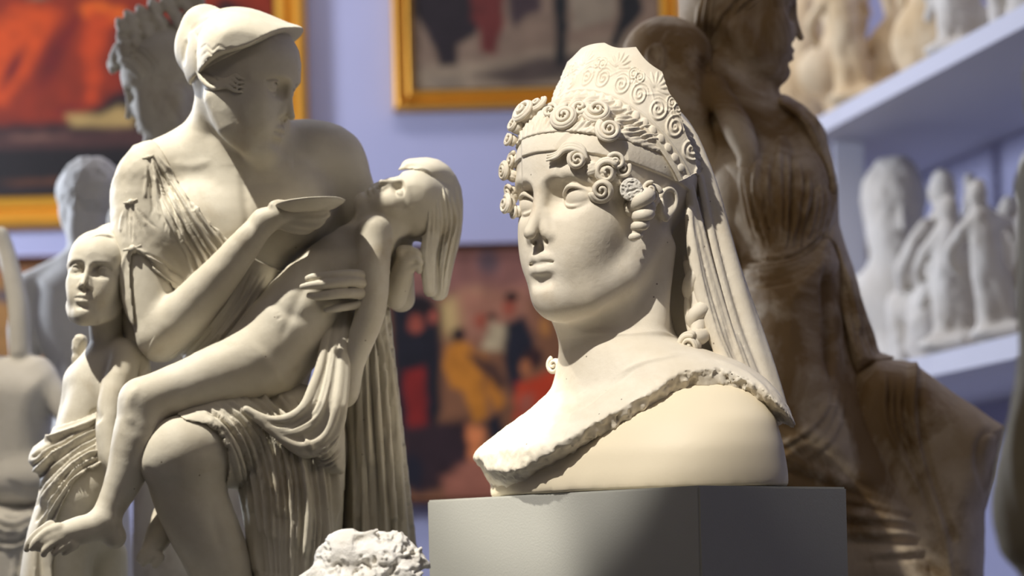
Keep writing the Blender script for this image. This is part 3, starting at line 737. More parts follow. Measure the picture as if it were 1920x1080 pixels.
    S.cap([(1292, 395, -45, 8), (1300, 470, -48, 12), (1318, 560, -52, 15), (1346, 640, -60, 16), (1372, 700, -68, 14)], 7, sm=3)
    S.cap([(1312, 330, -12, 6), (1340, 470, -18, 9), (1378, 610, -30, 10), (1425, 730, -50, 9)], 5, sm=3)
    S.cap([(1330, 390, 18, 8), (1374, 500, 14, 12), (1408, 600, 8, 16), (1440, 700, -10, 18), (1462, 775, -25, 18)], 8, sm=3)
    ftop = hf
    def hold(X, Y, Z, D):
        x, y, z = [((X - hf.o[0]) * hf.R[0, i] + (Y - hf.o[1]) * hf.R[1, i] + (Z - hf.o[2]) * hf.R[2, i]) / hf.k for i in range(3)]
        # keep behind the tiara plate near the crown
        return np.maximum(D, np.where(z > 2.5, (y + 2.2 - .33*(z-2.5)), -5.0) * np.float32(hf.k * .8))
    lo, hi = S.bounds(); S.custom(hold, lo, hi)
    m = S.mesh(.0030); m.begin()
    m.fan([(1290, 260), (1330, 420), (1390, 620), (1440, 760)], [(1300, 420), (1310, 500), (1340, 620), (1390, 720)], 7, 5, 2.5, seed=4, groove=.9); m.finish()
    mesh_np('veil', m.V, m.Q, M_BUST, rt)
    log('bust done')
if want('bust'): make_bust()
# ------------------------------------------------------------------ seated woman with a dish, a limp child across her lap and a standing child
def pedestal(name, x0, x1, Y, top, depth, mat, parent):
    b = np.array([[x, y, z] for z in (0.0, top) for (x, y) in ((x0, Y - depth/2), (x1, Y - depth/2), (x1, Y + depth/2), (x0, Y + depth/2))])
    q = [(0, 1, 5, 4), (1, 2, 6, 5), (2, 3, 7, 6), (3, 0, 4, 7), (4, 5, 6, 7), (3, 2, 1, 0)]
    return mesh_np(name, b, np.array(q), mat, parent, smooth=False)
def digits(S, spec, k=2):
    for pts in spec: S.cap(pts, k, sm=3)
def garment(f, ops, grow, poly, k=3, sm=2):
    """cloth lying on a body: the body's own masses grown by `grow` px and trimmed to an outline"""
    S = Sculpt(f); S.ops = [(a, b, c - .02, d + .02, e) for a, b, c, d, e in ops]
    lo, hi = S.bounds(); g = np.float32(grow * f.s); S.custom(lambda X, Y, Z, D: D - g, lo, hi)
    S.inflate(poly, 0, 900, 2, k, 'and', sm=sm)
    n = S.ops.pop(); P = np.array([f.p(x, y, 0) for x, y in poly]); m = .015
    S.ops.append((n[0], n[1], lo - .2, hi + .2, n[4]))
    S._clip = (np.array([P[:, 0].min() - m, -9, P[:, 2].min() - m]), np.array([P[:, 0].max() + m, 9, P[:, 2].max() + m]))
    return S
def make_group():
    f = Pix(4.40)
    bot = f.p(400, 1150, 0)[2]
    rt = empty('statue_group', np.array([f.p(430, 1080, 0)[0], 4.45, 0]), 'cream plaster group of a seated woman holding a dish over a limp child', 'sculpture')
    YR = None
    # ---------------- the woman: one body
    hw = Head(f.p(452, 150, -66), rotm(-69, -15, 2), 11.3 * f.s)
    S = Sculpt(f)
    face(S, hf_ := hw, lids=True, ears=False)
    S.cap([(420, 180, -40, 52), (405, 235, -5, 50), (402, 290, 22, 62)], 20)
    S.cap([(482, 215, -55, 40), (452, 262, -30, 42), (440, 300, -5, 50)], 22)
    S.cap([(292, 325, 10, 60), (370, 290, 30, 56), (470, 290, 35, 66), (570, 292, 40, 66), (620, 300, 45, 62)], 40)
    S.ell((440, 370, 30), (150, 85, 120), 50); S.ell((520, 380, 20), (120, 90, 120), 50)
    S.ell((352, 420, -38), (56, 50, 62), 40); S.ell((548, 395, -40), (64, 50, 66), 40)
    S.cap([(430, 450, 20, 110), (440, 560, 30, 112), (470, 680, 40, 115)], 40)
    ops_torso = list(S.ops[-9:])
    # right arm, seen on the left
    S.cap([(272, 345, 0, 58), (270, 450, -20, 54), (284, 560, -40, 48), (300, 628, -50, 44)], 25, sm=3)
    S.cap([(302, 632, -55, 42), (345, 592, -75, 46), (410, 520, -105, 38), (466, 450, -125, 28), (494, 416, -130, 23)], 16, sm=3)
    ops_arm = S.ops[-2:-1]
    # hand under the dish
    S.cap([(494, 416, -130, 22), (520, 404, -134, 22), (545, 400, -134, 17)], 12)
    digits(S, [[(520, 392, -140, 13), (512, 386, -142, 9), (522, 381, -140, 7), (540, 381, -138, 5)], [(535, 400, -140, 10), (565, 398, -142, 9), (598, 395, -140, 7), (614, 392, -138, 5)],
               [(535, 406, -136, 11), (570, 408, -138, 10), (600, 408, -134, 8), (615, 402, -130, 6)], [(532, 414, -132, 11), (565, 420, -134, 9), (592, 422, -130, 8), (606, 415, -126, 6)], [(525, 420, -128, 10), (552, 430, -128, 8), (575, 432, -124, 7), (588, 426, -120, 5)]], 4)
    # left arm, behind the child, and the hand spread on its side
    S.cap([(600, 300, 40, 66), (640, 330, 40, 52), (668, 390, 45, 46), (690, 450, 50, 44), (706, 520, 20, 36), (690, 548, -60, 26)], 26, sm=3)
    S.cap([(700, 545, -60, 28), (676, 545, -92, 26)], 12)
    digits(S, [[(690, 522, -114, 11), (668, 514, -130, 9.5), (628, 516, -144, 9), (590, 520, -146, 8), (577, 522, -142, 6)], [(690, 536, -116, 11), (665, 528, -136, 10), (620, 532, -152, 9.5), (585, 535, -154, 8), (567, 538, -150, 6)],
               [(690, 552, -116, 11), (662, 550, -134, 10), (630, 551, -148, 9.5), (596, 555, -150, 8), (580, 554, -144, 6)], [(690, 566, -112, 10), (662, 573, -124, 8), (632, 578, -132, 7.5), (612, 582, -130, 6)]], 2)
    # bare lower legs
    S.cap([(560, 840, 20, 92), (440, 822, -70, 86), (345, 852, -150, 68)], 30, sm=3); ops_thigh = S.ops[-1:]
    S.cap([(338, 852, -152, 66), (345, 900, -135, 68), (372, 970, -115, 68), (410, 1060, -100, 60), (430, 1160, -95, 48)], 24, sm=3)
    S.ell((300, 870, -178), (34, 30, 34), 30)
    S.cap([(560, 880, 60, 95), (560, 1000, 70, 90), (560, 1160, 70, 90)], 40)
    hl, hh = boxpx(f, 350, 20, 590, 300, -230, 20)
    gl, gh = boxpx(f, 490, 372, 700, 600, -175, -60)
    m = S.mesh(.0034, fine=[(hl, hh, .0019), (gl, gh, .0021)]); m.begin()
    m.stroke([(470, 300), (520, 318), (600, 300)], 14, 1.6); m.stroke([(455, 310), (460, 370), (470, 450)], 14, -3.5)
    m.stroke([(400, 300), (360, 310), (320, 306)], 14, 1.4); m.stroke([(268, 873), (300, 905), (345, 900)], 14, -3); m.stroke([(420, 900), (400, 960), (420, 1040)], 18, -3)
    m.disp(fbm(m.V, .03, 2) * .0006); m.finish()
    mesh_np('woman_figure', m.V, m.Q, M_GROUP, rt); log('woman', len(m.V))
    # hair with a bun, and the peaked diadem
    S = Sculpt(f)
    S.ell((0, -1.2, 3.0), (7.9, 9.8, 8.6), f=hw)
    S.ell((364, 82, -40), (36, 42, 55), 10, rot=(0, 12, 0)); S.ell((385, 45, -35), (42, 45, 36), 12)
    pa, pb = f.p(372, 148, -70), f.p(560, 74, -70)
    nn = np.array([-(pb-pa)[2], 0, (pb-pa)[0]]); nn /= np.linalg.norm(nn)
    lo, hi = boxpx(f, 300, -20, 620, 300, -260, 130); S.custom(lambda X, Y, Z, D: np.maximum(D, -((X-pa[0])*nn[0] + (Z-pa[2])*nn[2])), lo, hi)
    for q in range(4): S.cap([(370 + q*9, 126 - q*2, -106, 5), (380 + q*10, 150 - q*5, -124, 5.5), (400 + q*10, 165 - q*7, -138, 5), (424 + q*6, 162 - q*7, -147, 4.5), (440 + q*3, 170 - q*8, -150, 3.6), (456 + q*2, 173 - q*8, -150, 2)], 1, sm=4)
    m = S.mesh(.0026); m.begin()
    for st in ([(352, 70), (345, 95), (345, 125)], [(362, 55), (380, 85), (388, 105)], [(366, 95), (378, 112), (392, 122)], [(395, 30), (370, 45), (352, 62)]): m.stroke(st, 5, -4)
    m.finish(); mesh_np('hair', m.V, m.Q, M_GROUP, rt)
    S = Sculpt(f)
    S.inflate([(362, 100), (368, 62), (392, 30), (430, 14), (470, 15), (508, 28), (541, 42), (567, 51), (566, 70), (540, 118), (482, 150), (430, 172), (394, 180), (368, 150)], -70, 112, 50, sm=2)
    pa, pb = f.p(388, 141, -70), f.p(567, 61, -70); nn = np.array([-(pb-pa)[2], 0, (pb-pa)[0]]); nn /= np.linalg.norm(nn)
    lo, hi = boxpx(f, 330, -20, 620, 220, -230, 90); S.custom(lambda X, Y, Z, D: np.maximum(D, -((X-pa[0])*nn[0] + (Z-pa[2])*nn[2]) + .0035*np.sin((X-pa[0])*55)), lo, hi)
    m = S.mesh(.0024); m.begin()
    for q in range(3):
        m.stroke([(375 + q*3, 92 + q*13), (386 + q*3, 84 + q*13), (398 + q*2, 94 + q*11), (410, 85 + q*12), (424, 92 + q*11), (438, 88 + q*9)], 2.6, -2.0, taper=(.5, .5))
    m.finish(); mesh_np('diadem', m.V, m.Q, M_GROUP, rt)
    # ---------------- gown over her right shoulder and waist
    S = garment(f, ops_torso + ops_arm, 7, [(285, 262), (305, 282), (335, 345), (380, 400), (425, 448), (470, 478), (500, 495), (560, 530), (500, 600), (420, 720), (290, 740), (262, 700), (300, 600), (330, 548), (300, 520), (278, 490), (256, 474), (246, 480), (246, 540), (252, 612), (232, 580), (200, 470), (200, 370), (225, 310), (250, 272)])
    m = S.mesh(.0023, lo=S._clip[0], hi=S._clip[1]); m.begin()
    # fan of folds from the shoulder clasp
    m.fan([(276, 292), (262, 340), (248, 372)], [(282, 292), (330, 370), (360, 470), (372, 500)], 4, 4, 3.0, seed=1, groove=1.2)
    m.fan([(284, 292), (300, 380), (345, 470), (372, 540)], [(290, 290), (340, 350), (390, 425), (440, 480)], 6, 6, 7, seed=2, groove=1.1, taper=(1, .2))
    m.fan([(342, 352), (370, 420), (420, 480)], [(348, 352), (390, 400), (430, 458)], 3, 6, 8, seed=5, groove=1.2)
    m.fan([(246, 470), (262, 520), (300, 546)], [(250, 466), (300, 490), (350, 528)], 4, 5.5, 7, seed=6, groove=1.2)
    m.fan([(240, 380), (222, 420), (216, 470)], [(246, 378), (275, 410), (300, 432)], 3, 4, 3, seed=8, groove=1.1)
    m.stroke([(246, 385), (248, 420), (246, 460)], 3, -2.5); m.stroke([(236, 472), (228, 520), (240, 590)], 5, 4)
    m.fan([(420, 480), (400, 560), (300, 690)], [(540, 530), (470, 620), (380, 720)], 9, 7, 7, seed=7, groove=1.0)
    m.disp(fbm(m.V, .02, 2) * .0008); m.finish(); mesh_np('gown', m.V, m.Q, M_GROUP, rt); m.px, m.py, m.Y = project(m.V)
    for px, py, r in ((280, 293, 5), (244, 376, 6), (246, 466, 8)):
        sel = np.nonzero(np.hypot(m.px - px, m.py - py) < 4)[0]; P = m.V[sel[np.argmin(m.Y[sel])]].astype(float); a = []
        a.append(tube(np.array([P + [0, .004, 0], P, P - [0, .004, 0]]), np.array([r, r, r*.6]) * f.s, 12)); a.append(tube(np.array([P + np.array([-r*2.2, 0, -r*.2])*f.s, P, P + np.array([r*2.0, 0, r*.8])*f.s]), np.array([2.2, 3, 2.2]) * f.s, 8))
        V, Q = joinm(a); mesh_np('clasp', V, Q, M_GROUP, rt)
    # ---------------- dish
    P = f.p(582, 386, -150); prof = [(0, -11), (30, -10), (48, -5), (60, 2), (64, 6), (62, 7), (57, 3), (44, -2), (0, -5)]; n = 48; V = []; 
    for r, h in prof: a = np.linspace(0, 2*math.pi, n, endpoint=False); V.append(np.stack([P[0] + r*f.s*np.cos(a), P[1] + r*f.s*np.sin(a), P[2] + h*f.s + .055*r*f.s*np.cos(a)], 1))
    V = np.concatenate(V); Q = [(i*n+j, i*n+(j+1) % n, (i+1)*n+(j+1) % n, (i+1)*n+j) for i in range(len(prof)-1) for j in range(n)]
    mesh_np('dish', V, np.array(Q), M_GROUP, rt)
    # ---------------- lying child: one body
    hc = Head(f.p(768, 392, -20), rot_axes((-.30, -.66, .70), (.96, .1, .12)), 7.3 * f.s)
    S = Sculpt(f); face(S, hc, closed=True, ears=False)
    S.cap([(752, 420, 0, 30), (715, 438, -10, 32)], 12)
    S.cap([(690, 455, -30, 50), (640, 500, -50, 64), (590, 550, -60, 72), (540, 620, -65, 82), (500, 672, -70, 78)], 30, sm=2)
    S.cap([(702, 437, -85, 34), (700, 500, -100, 32), (696, 575, -105, 29), (680, 630, -105, 26), (664, 680, -105, 21), (658, 712, -108, 20), (650, 738, -110, 23), (640, 750, -110, 18)], 12, sm=3)
    S.cap([(740, 440, 10, 32), (748, 500, 20, 28), (752, 560, 30, 26)], 12); 
    S.cap([(500, 672, -80, 66), (420, 700, -110, 58), (330, 732, -140, 48), (268, 752, -155, 44)], 24, sm=3)
    S.cap([(268, 758, -158, 42), (256, 820, -160, 45), (236, 890, -160, 37), (208, 950, -165, 28), (196, 975, -170, 29)], 16, sm=3)
    S.cap([(200, 985, -165, 26), (150, 995, -190, 27), (105, 1008, -205, 22), (75, 1020, -208, 15)], 12, sm=3); S.ell((215, 1005, -160), (22, 24, 24), 10)
    digits(S, [[(110, 990, -212, 11), (85, 1000, -216, 8.5), (68, 1016, -216, 8), (60, 1028, -214, 6)], [(118, 1010, -214, 11), (98, 1020, -220, 8), (85, 1032, -220, 7.5), (82, 1040, -218, 6)], [(130, 1018, -212, 10), (114, 1028, -218, 7), (102, 1038, -218, 6)],
               [(95, 985, -205, 10), (70, 1000, -206, 8), (54, 1018, -206, 7), (50, 1030, -204, 6)], [(140, 1022, -205, 9), (128, 1032, -210, 6.5), (120, 1038, -210, 5)]], 3)
    S.cap([(480, 700, 0, 60), (400, 780, -60, 45), (345, 900, -60, 36), (312, 975, -70, 26)], 16, sm=3)
    S.cap([(312, 970, -75, 26), (300, 1000, -95, 26), (285, 1030, -110, 20), (270, 1048, -115, 13)], 10, sm=3)
    digits(S, [[(280, 1030, -120, 10), (264, 1040, -124, 7), (258, 1048, -122, 5)], [(288, 1040, -122, 10), (272, 1052, -126, 7), (268, 1060, -124, 5)], [(300, 1045, -120, 10), (290, 1060, -122, 7)]], 3)
    hl, hh = boxpx(f, 670, 280, 880, 470, -110, 70); tl, th = boxpx(f, 35, 940, 240, 1060, -250, -140)
    m = S.mesh(.0033, fine=[(hl, hh, .00155), (tl, th, .0022)]); m.begin()
    m.stroke([(600, 485), (560, 560), (525, 640)], 16, -2.5); m.stroke([(500, 560), (545, 590), (600, 600)], 18, -3); m.ell = None
    m.stroke([(470, 640), (520, 700), (548, 735)], 18, 3); m.stroke([(560, 495), (580, 540)], 12, -2)
    for q in ((523, 595), ): m.stroke([(q[0]-2, q[1]), (q[0]+2, q[1]+2)], 4, -4)
    m.stroke([(262, 718), (240, 760), (250, 800)], 14, 3); m.disp(fbm(m.V, .03, 2) * .0006); m.finish()
    mesh_np('lying_child_figure', m.V, m.Q, M_GROUP, rt); log('child', len(m.V))
    S = Sculpt(f); S.ell((0, -2.0, 3.6), (7.9, 8.8, 8.4), f=hc)
    S.cap([(770, 320, 0, 22), (812, 325, 0, 26), (838, 360, 0, 28), (840, 430, -5, 26), (828, 490, -5, 24), (822, 545, -5, 19)], 14, sm=3)
    S.cap([(800, 360, -30, 14), (808, 430, -38, 13), (800, 480, -36, 14), (806, 545, -30, 12)], 8, sm=3); S.ell((795, 334, 0), (50, 58, 33), 12); S.cap([(742, 330, -20, 6), (768, 322, -20, 12), (800, 328, -10, 20)], 10, sm=3)
    S.inflate([(700, 330), (735, 322), (778, 318), (800, 345), (803, 400), (796, 440), (740, 440), (690, 400)], 0, 900, 2, 22, 'sub')
    m = S.mesh(.0023); m.begin()
    m.fan([(788, 340), (800, 400), (796, 470), (800, 550)], [(862, 350), (866, 420), (850, 500), (842, 560)], 8, 5, 4, seed=12, groove=1.1)
    m.fan([(735, 315), (775, 300), (820, 320)], [(770, 330), (800, 330), (826, 350)], 3, 5, 3, seed=13); m.finish(); tag(mesh_np('hair', m.V, m.Q, M_GROUP, rt), 'long loose hair hanging from the limp head')
    # the small hand tucked under the head
    S = Sculpt(f); S.cap([(742, 560, -10, 20), (752, 520, -25, 22), (762, 490, -30, 20)], 8)
    digits(S, [[(760, 492, -40, 10), (780, 484, -46, 8), (788, 492, -48, 7)], [(762, 478, -40, 9), (778, 472, -46, 8), (786, 478, -46, 6)], [(752, 478, -40, 9), (752, 468, -44, 8), (770, 466, -48, 6)], [(765, 504, -38, 9), (784, 500, -44, 7), (786, 508, -44, 6)]], 3)
    m = S.mesh(.0021); m.begin(); m.finish(); mesh_np('hand', m.V, m.Q, M_GROUP, rt)
    # ---------------- drapery: over the thighs, swag from the hand, tall curtain at the right
    S = garment(f, ops_thigh, 9, [(330, 778), (345, 750), (400, 715), (480, 690), (700, 690), (700, 990), (440, 990), (428, 880), (426, 840), (410, 806), (380, 795), (352, 790)]); S.ops = [(o[0], o[1], o[2], o[3], o[4]) for o in S.ops]
    S.inflate([(445, 738), (470, 728), (520, 742), (560, 752), (600, 770), (640, 800), (648, 900), (640, 1000), (660, 1160), (470, 1160), (468, 1080), (455, 960), (436, 880), (434, 840), (438, 800)], -45, 95, 60, 6, sm=2)
    S.cap([(560, 780, -60, 60), (550, 900, -60, 62), (560, 1040, -40, 64), (570, 1160, -40, 64)], 40)
    m = S.mesh(.0031); m.begin()
    m.fan([(352, 772), (390, 800), (426, 850), (452, 950), (470, 1070)], [(470, 730), (540, 800), (565, 920), (560, 1080)], 9, 9, 10, seed=21, groove=1.1, face=.35, taper=(1, .2))
    m.fan([(470, 728), (545, 800), (575, 940), (565, 1085)], [(560, 752), (625, 850), (640, 1000), (640, 1085)], 6, 10, 11, seed=22, groove=1.1, face=.35, taper=(.6, .2))
    m.apply(); m.fan([(352, 772), (390, 800), (426, 850), (452, 950)], [(450, 735), (520, 790), (550, 900), (545, 1000)], 12, 4, 2.5, seed=23, groove=1.0, face=.35)
    m.disp(fbm(m.V, .02, 2) * .0008); m.finish(); mesh_np('skirt', m.V, m.Q, M_GROUP, rt)
    S = Sculpt(f)
    S.inflate([(612, 578), (650, 560), (700, 545), (728, 560), (738, 640), (752, 760), (768, 900), (780, 1010), (786, 1160), (640, 1160), (640, 1000), (645, 900), (640, 760), (608, 700), (600, 640)], 30, 72, 45, sm=2)
    m = S.mesh(.0031); m.begin()
    m.fan([(655, 580), (650, 760), (660, 1080)], [(722, 560), (748, 760), (778, 1080)], 6, 10, 10, seed=31, groove=1.2, taper=(.5, 0))
    m.apply(); m.fan([(660, 600), (660, 760), (660, 1080)], [(720, 570), (748, 760), (778, 1080)], 13, 4, 2.5, seed=32, groove=1.0, taper=(.5, 0)); m.finish(); mesh_np('hanging_drapery', m.V, m.Q, M_GROUP, rt)
    S = Sculpt(f)
    cA = crom([(622, 584), (610, 640), (600, 690), (585, 730), (568, 765), (540, 784), (508, 788), (484, 780), (462, 768)], 3); cB = crom([(656, 580), (650, 660), (645, 740), (636, 800), (614, 838), (575, 850), (548, 838), (530, 824), (512, 810)], 3)
    for q in range(6):
        t = q / 5.0; P = cA*(1-t) + cB*t; S.cap([(x, y, -80 - min(85, max(0, (y-585)*.48)) + (6 if q % 2 else 0), 9.5 - 4.5*max(0, i/len(P) - .6)) for i, (x, y) in enumerate(P)], 3)
    S.inflate([(560, 780), (600, 720), (640, 740), (648, 860), (640, 890), (590, 880), (572, 830), (540, 815)], -112, 46, 40, 10)
    m = S.mesh(.0026); m.begin(); m.fan([(618, 590), (600, 680), (576, 750), (520, 790), (440, 742)], [(640, 590), (622, 700), (600, 780), (540, 810), (500, 800)], 4, 4, 1.5, seed=41, groove=1.0)
    m.fan([(560, 800), (600, 838), (645, 790)], [(580, 850), (612, 880), (645, 860)], 5, 5, 4, seed=42, groove=1.0); m.finish(); mesh_np('swag', m.V, m.Q, M_GROUP, rt)
    # ---------------- standing child: one body
    hs = Head(f.p(188, 522, -20), rotm(10, 6, 8), 8.1 * f.s)
    S = Sculpt(f); face(S, hs, ears=False, jaw=.9, crown=7.8)
    S.cap([(198, 590, -5, 32), (200, 640, 0, 32), (200, 680, 5, 40)], 14)
    S.cap([(232, 668, -25, 32), (190, 690, 0, 40), (158, 712, 15, 36)], 20)
    S.cap([(190, 730, 0, 58), (172, 800, 0, 62), (160, 880, 0, 72), (150, 980, 0, 70)], 26)
    ops_body = list(S.ops[-4:])
    S.cap([(236, 672, -35, 34), (216, 735, -70, 29), (205, 800, -92, 26), (208, 850, -105, 22), (222, 880, -112, 20)], 12, sm=3)
    S.cap([(150, 720, 20, 30), (135, 780, 30, 26), (120, 840, 30, 24)], 12)
    nb0 = len(S.ops)
    S.cap([(190, 880, -40, 62), (160, 930, -60, 58), (135, 985, -50, 45), (130, 1060, -30, 42), (130, 1160, -30, 40)], 20, sm=3)
    ops_body += S.ops[nb0:nb0+1]
    S.cap([(205, 1040, 20, 34), (205, 1160, 20, 34)], 20)
    hl, hh = boxpx(f, 105, 430, 262, 635, -120, 40)
    m = S.mesh(.0033, fine=[(hl, hh, .0018)]); m.begin(); m.stroke([(170, 770), (190, 790)], 16, -4); m.stroke([(150, 980), (200, 940), (235, 900)], 10, -4); m.disp(fbm(m.V, .03, 2) * .0006); m.finish()
    mesh_np('standing_child_figure', m.V, m.Q, M_GROUP, rt)
    S = Sculpt(f)
    S.ell((0, -1.2, 4.6), (8.0, 9.2, 7.0), 4, f=hs)
    S.cap([(214, 445, 0, 22), (236, 500, -2, 20), (246, 560, -5, 18), (248, 620, 0, 18), (264, 670, -20, 16), (272, 700, -30, 14)], 10, sm=3); S.ell((215, 460, 20), (46, 55, 42), 10)
    S.cap([(258, 660, -30, 14), (268, 690, -40, 13), (262, 715, -42, 8)], 6, sm=3); S.cap([(150, 640, 25, 14), (146, 680, 30, 12)], 6)
    m = S.mesh(.0028); m.begin(); m.fan([(205, 440), (228, 500), (236, 600)], [(250, 450), (262, 520), (262, 620)], 5, 4, 3, seed=51, groove=1.0); m.fan([(150, 462), (180, 440), (215, 436)], [(160, 478), (200, 462), (232, 490)], 4, 4, 3, seed=52, groove=1.0); m.disp(fbm(m.V, .010, 2)*.0016*(m.py > 630)); m.finish(); tag(mesh_np('hair', m.V, m.Q, M_GROUP, rt), 'parted hair of the standing child')
    S = garment(f, ops_body, 8, [(215, 755), (212, 810), (205, 868), (160, 880), (120, 940), (100, 1010), (92, 1160), (20, 1160), (30, 1030), (52, 960), (62, 900), (40, 860), (50, 820), (100, 800), (150, 785)])
    S.inflate([(62, 838), (110, 812), (120, 900), (90, 1010), (92, 1160), (34, 1160), (44, 1030), (62, 960), (76, 900), (52, 865)], 5, 62, 40, 10, sm=2)
    m = S.mesh(.0031); m.begin()
    m.fan([(200, 770), (150, 795), (100, 812), (58, 830)], [(200, 866), (140, 900), (100, 960), (72, 1020)], 8, 7, 9, seed=61, groove=1.1, taper=(.3, .6))
    m.apply(); m.fan([(200, 780), (130, 820), (60, 880)], [(196, 850), (130, 890), (80, 980)], 10, 3, 2, seed=62, groove=1.0); m.finish(); mesh_np('loincloth', m.V, m.Q, M_GROUP, rt)
    pedestal('pedestal', f.p(0, 0)[0] + .02, f.p(755, 0)[0], 4.50, bot + .01, .56, M_PEDESTAL, rt)
    log('group done')
M_PEDESTAL = plain('pedestal_grey', (.25, .25, .24), rough=.7, bump=.1, var=.05)
if want('group'): make_group()
# ------------------------------------------------------------------ tall stained statue of a robed woman carrying an infant
def make_robed():
    f = Pix(4.95); bot = f.p(0, 1160)[2]
    rt = empty('robed_statue', np.array([f.p(1560, 1080, 0)[0], 4.95, 0]), 'tall brown-stained plaster statue of a draped woman in profile carrying a child', 'statue')
    hw = Head(f.p(1391, 20, 5), rotm(-88, -4, 2), 10.7 * f.s)
    S = Sculpt(f); face(S, hw, ears=False, nose=-4.6, mouth=-6.9)
    S.cap([(1380, 95, 15, 54), (1388, 165, 18, 55), (1396, 215, 20, 66)], 20)
    S.cap([(1340, 130, -20, 34), (1385, 200, -10, 50)], 16)
    S.cap([(1350, 270, 20, 70), (1420, 250, 30, 74), (1490, 270, 40, 62)], 40)
    S.ell((1430, 370, 20), (115, 90, 120), 50); S.ell((1395, 350, -35), (60, 60, 70), 40); S.ell((1490, 360, -20), (62, 60, 70), 40)
    hl, hh = boxpx(f, 1390, -30, 1530, 180, -110, 100)
    m = S.mesh(.0042, fine=[(hl, hh, .0024)]); m.begin(); m.finish(); mesh_np('woman_figure', m.V, m.Q, M_BROWN, rt)
    S = Sculpt(f); S.ell((0, -1.6, 3.4), (8.0, 9.3, 8.8), f=hw); S.cap([(1325, -30, 20, 52), (1314, 50, 25, 40), (1324, 115, 25, 30)], 16, sm=3)
    S.inflate([(1405, 25), (1430, -5), (1465, -22), (1540, -22), (1540, 200), (1430, 200), (1398, 130), (1390, 75)], 0, 900, 2, 6, 'sub')
    m = S.mesh(.0033); m.begin()
    m.fan([(1460, -40), (1400, -20), (1350, 30), (1335, 110)], [(1430, -2), (1400, 30), (1385, 70), (1378, 115)], 6, 5, 5, seed=3, groove=1.0); m.fan([(1320, -40), (1300, 40), (1310, 130)], [(1345, -40), (1335, 40), (1330, 120)], 3, 6, 6, seed=4, groove=1.0)
    m.finish(); mesh_np('hair', m.V, m.Q, M_BROWN, rt)
    # infant on the far arm: round head with curls, arm reaching to the woman's neck, small body
    S = Sculpt(f)
    hi_ = Head(f.p(1252, 130, -30), rotm(-70, 30, 35), 8.6 * f.s); face(S, hi_, ears=True, closed=True, crown=8.8)
    S.cap([(1285, 180, -30, 34), (1300, 230, -20, 40), (1330, 320, -10, 46), (1350, 420, 0, 44), (1350, 520, 0, 44), (1360, 640, 0, 44)], 24, sm=3)
    S.cap([(1340, 165, -60, 22), (1362, 200, -75, 25), (1385, 245, -85, 28), (1402, 290, -90, 22), (1395, 320, -90, 14)], 12, sm=3)
    S.cap([(1300, 200, -50, 30), (1340, 160, -70, 22)], 12)
    m = S.mesh(.0036); m.begin()
    m.stroke([(1325, 200), (1350, 260), (1372, 330), (1380, 400)], 8, -6); m.stroke([(1345, 380), (1380, 390)], 6, -4)
    for i in range(26):
        a = i * 2.4; r = 8 + 2.1*i; x, y = 1262 + r*math.cos(a)*.8, 110 + r*math.sin(a)*.7
        if x > 1255 and y < 160: m.stroke([(x-7, y), (x, y-5), (x+6, y+3)], 4, 3.5)
    m.finish(); mesh_np('infant_figure', m.V, m.Q, M_BROWN, rt)
    # robe: bodice, girdle, mantle and skirts
    S = Sculpt(f)
    S.inflate([(1325, 300), (1360, 270), (1395, 250), (1440, 255), (1470, 240), (1520, 300), (1560, 340), (1572, 390), (1560, 440), (1545, 520), (1500, 600), (1420, 640), (1390, 560), (1382, 470), (1350, 400)], 5, 125, 120, sm=2)
    S.inflate([(1386, 500), (1560, 440), (1580, 560), (1600, 680), (1640, 760), (1700, 860), (1760, 980), (1790, 1080), (1800, 1170), (1420, 1170), (1400, 1000), (1380, 860), (1372, 700)], 0, 165, 130, 30, sm=2)
    S.cap([(1460, 700, -70, 80), (1500, 800, -95, 95), (1540, 900, -80, 95)], 50, sm=2)
    m = S.mesh(.0040); m.begin()
    m.fan([(1400, 260), (1385, 330), (1400, 400), (1428, 460)], [(1520, 290), (1530, 340), (1520, 400), (1500, 470)], 7, 8, 6, seed=5, groove=1.3)
    m.apply(); m.fan([(1400, 260), (1380, 330), (1395, 420), (1425, 470)], [(1545, 320), (1560, 380), (1545, 440), (1510, 480)], 14, 4, 2.5, seed=6, groove=1.2)
    m.fan([(1388, 480), (1450, 478), (1500, 465), (1555, 420)], [(1392, 525), (1440, 522), (1500, 505), (1560, 450)], 4, 7, 7, seed=7, groove=1.2); m.stroke([(1392, 532), (1450, 530), (1510, 510), (1562, 455)], 9, -9)
    m.stroke([(1548, 500), (1552, 560), (1556, 640), (1560, 720)], 13, -18); m.stroke([(1575, 500), (1590, 600), (1610, 690), (1660, 760)], 9, 8)
    m.fan([(1600, 690), (1650, 800), (1720, 920), (1760, 1000)], [(1660, 700), (1720, 800), (1770, 920), (1775, 1010)], 5, 9, 11, seed=8, groove=1.3)
    m.fan([(1400, 720), (1470, 760), (1560, 820), (1640, 900)], [(1400, 980), (1500, 1010), (1620, 1020), (1740, 1010)], 6, 20, 6, seed=9, groove=.8, taper=(1, 1))
    m.fan([(1560, 900), (1650, 930), (1740, 960)], [(1600, 1060), (1700, 1050), (1780, 1040)], 4, 14, 6, seed=10, groove=.9)
    m.fan([(1560, 700), (1530, 780), (1440, 840)], [(1590, 740), (1570, 820), (1480, 900)], 3, 16, 6, seed=11)
    m.disp(fbm(m.V, .05, 3) * .0016); m.finish(); mesh_np('robe', m.V, m.Q, M_BROWN, rt)
    # mantle thrown over the shoulder and falling at the right
    S = Sculpt(f)
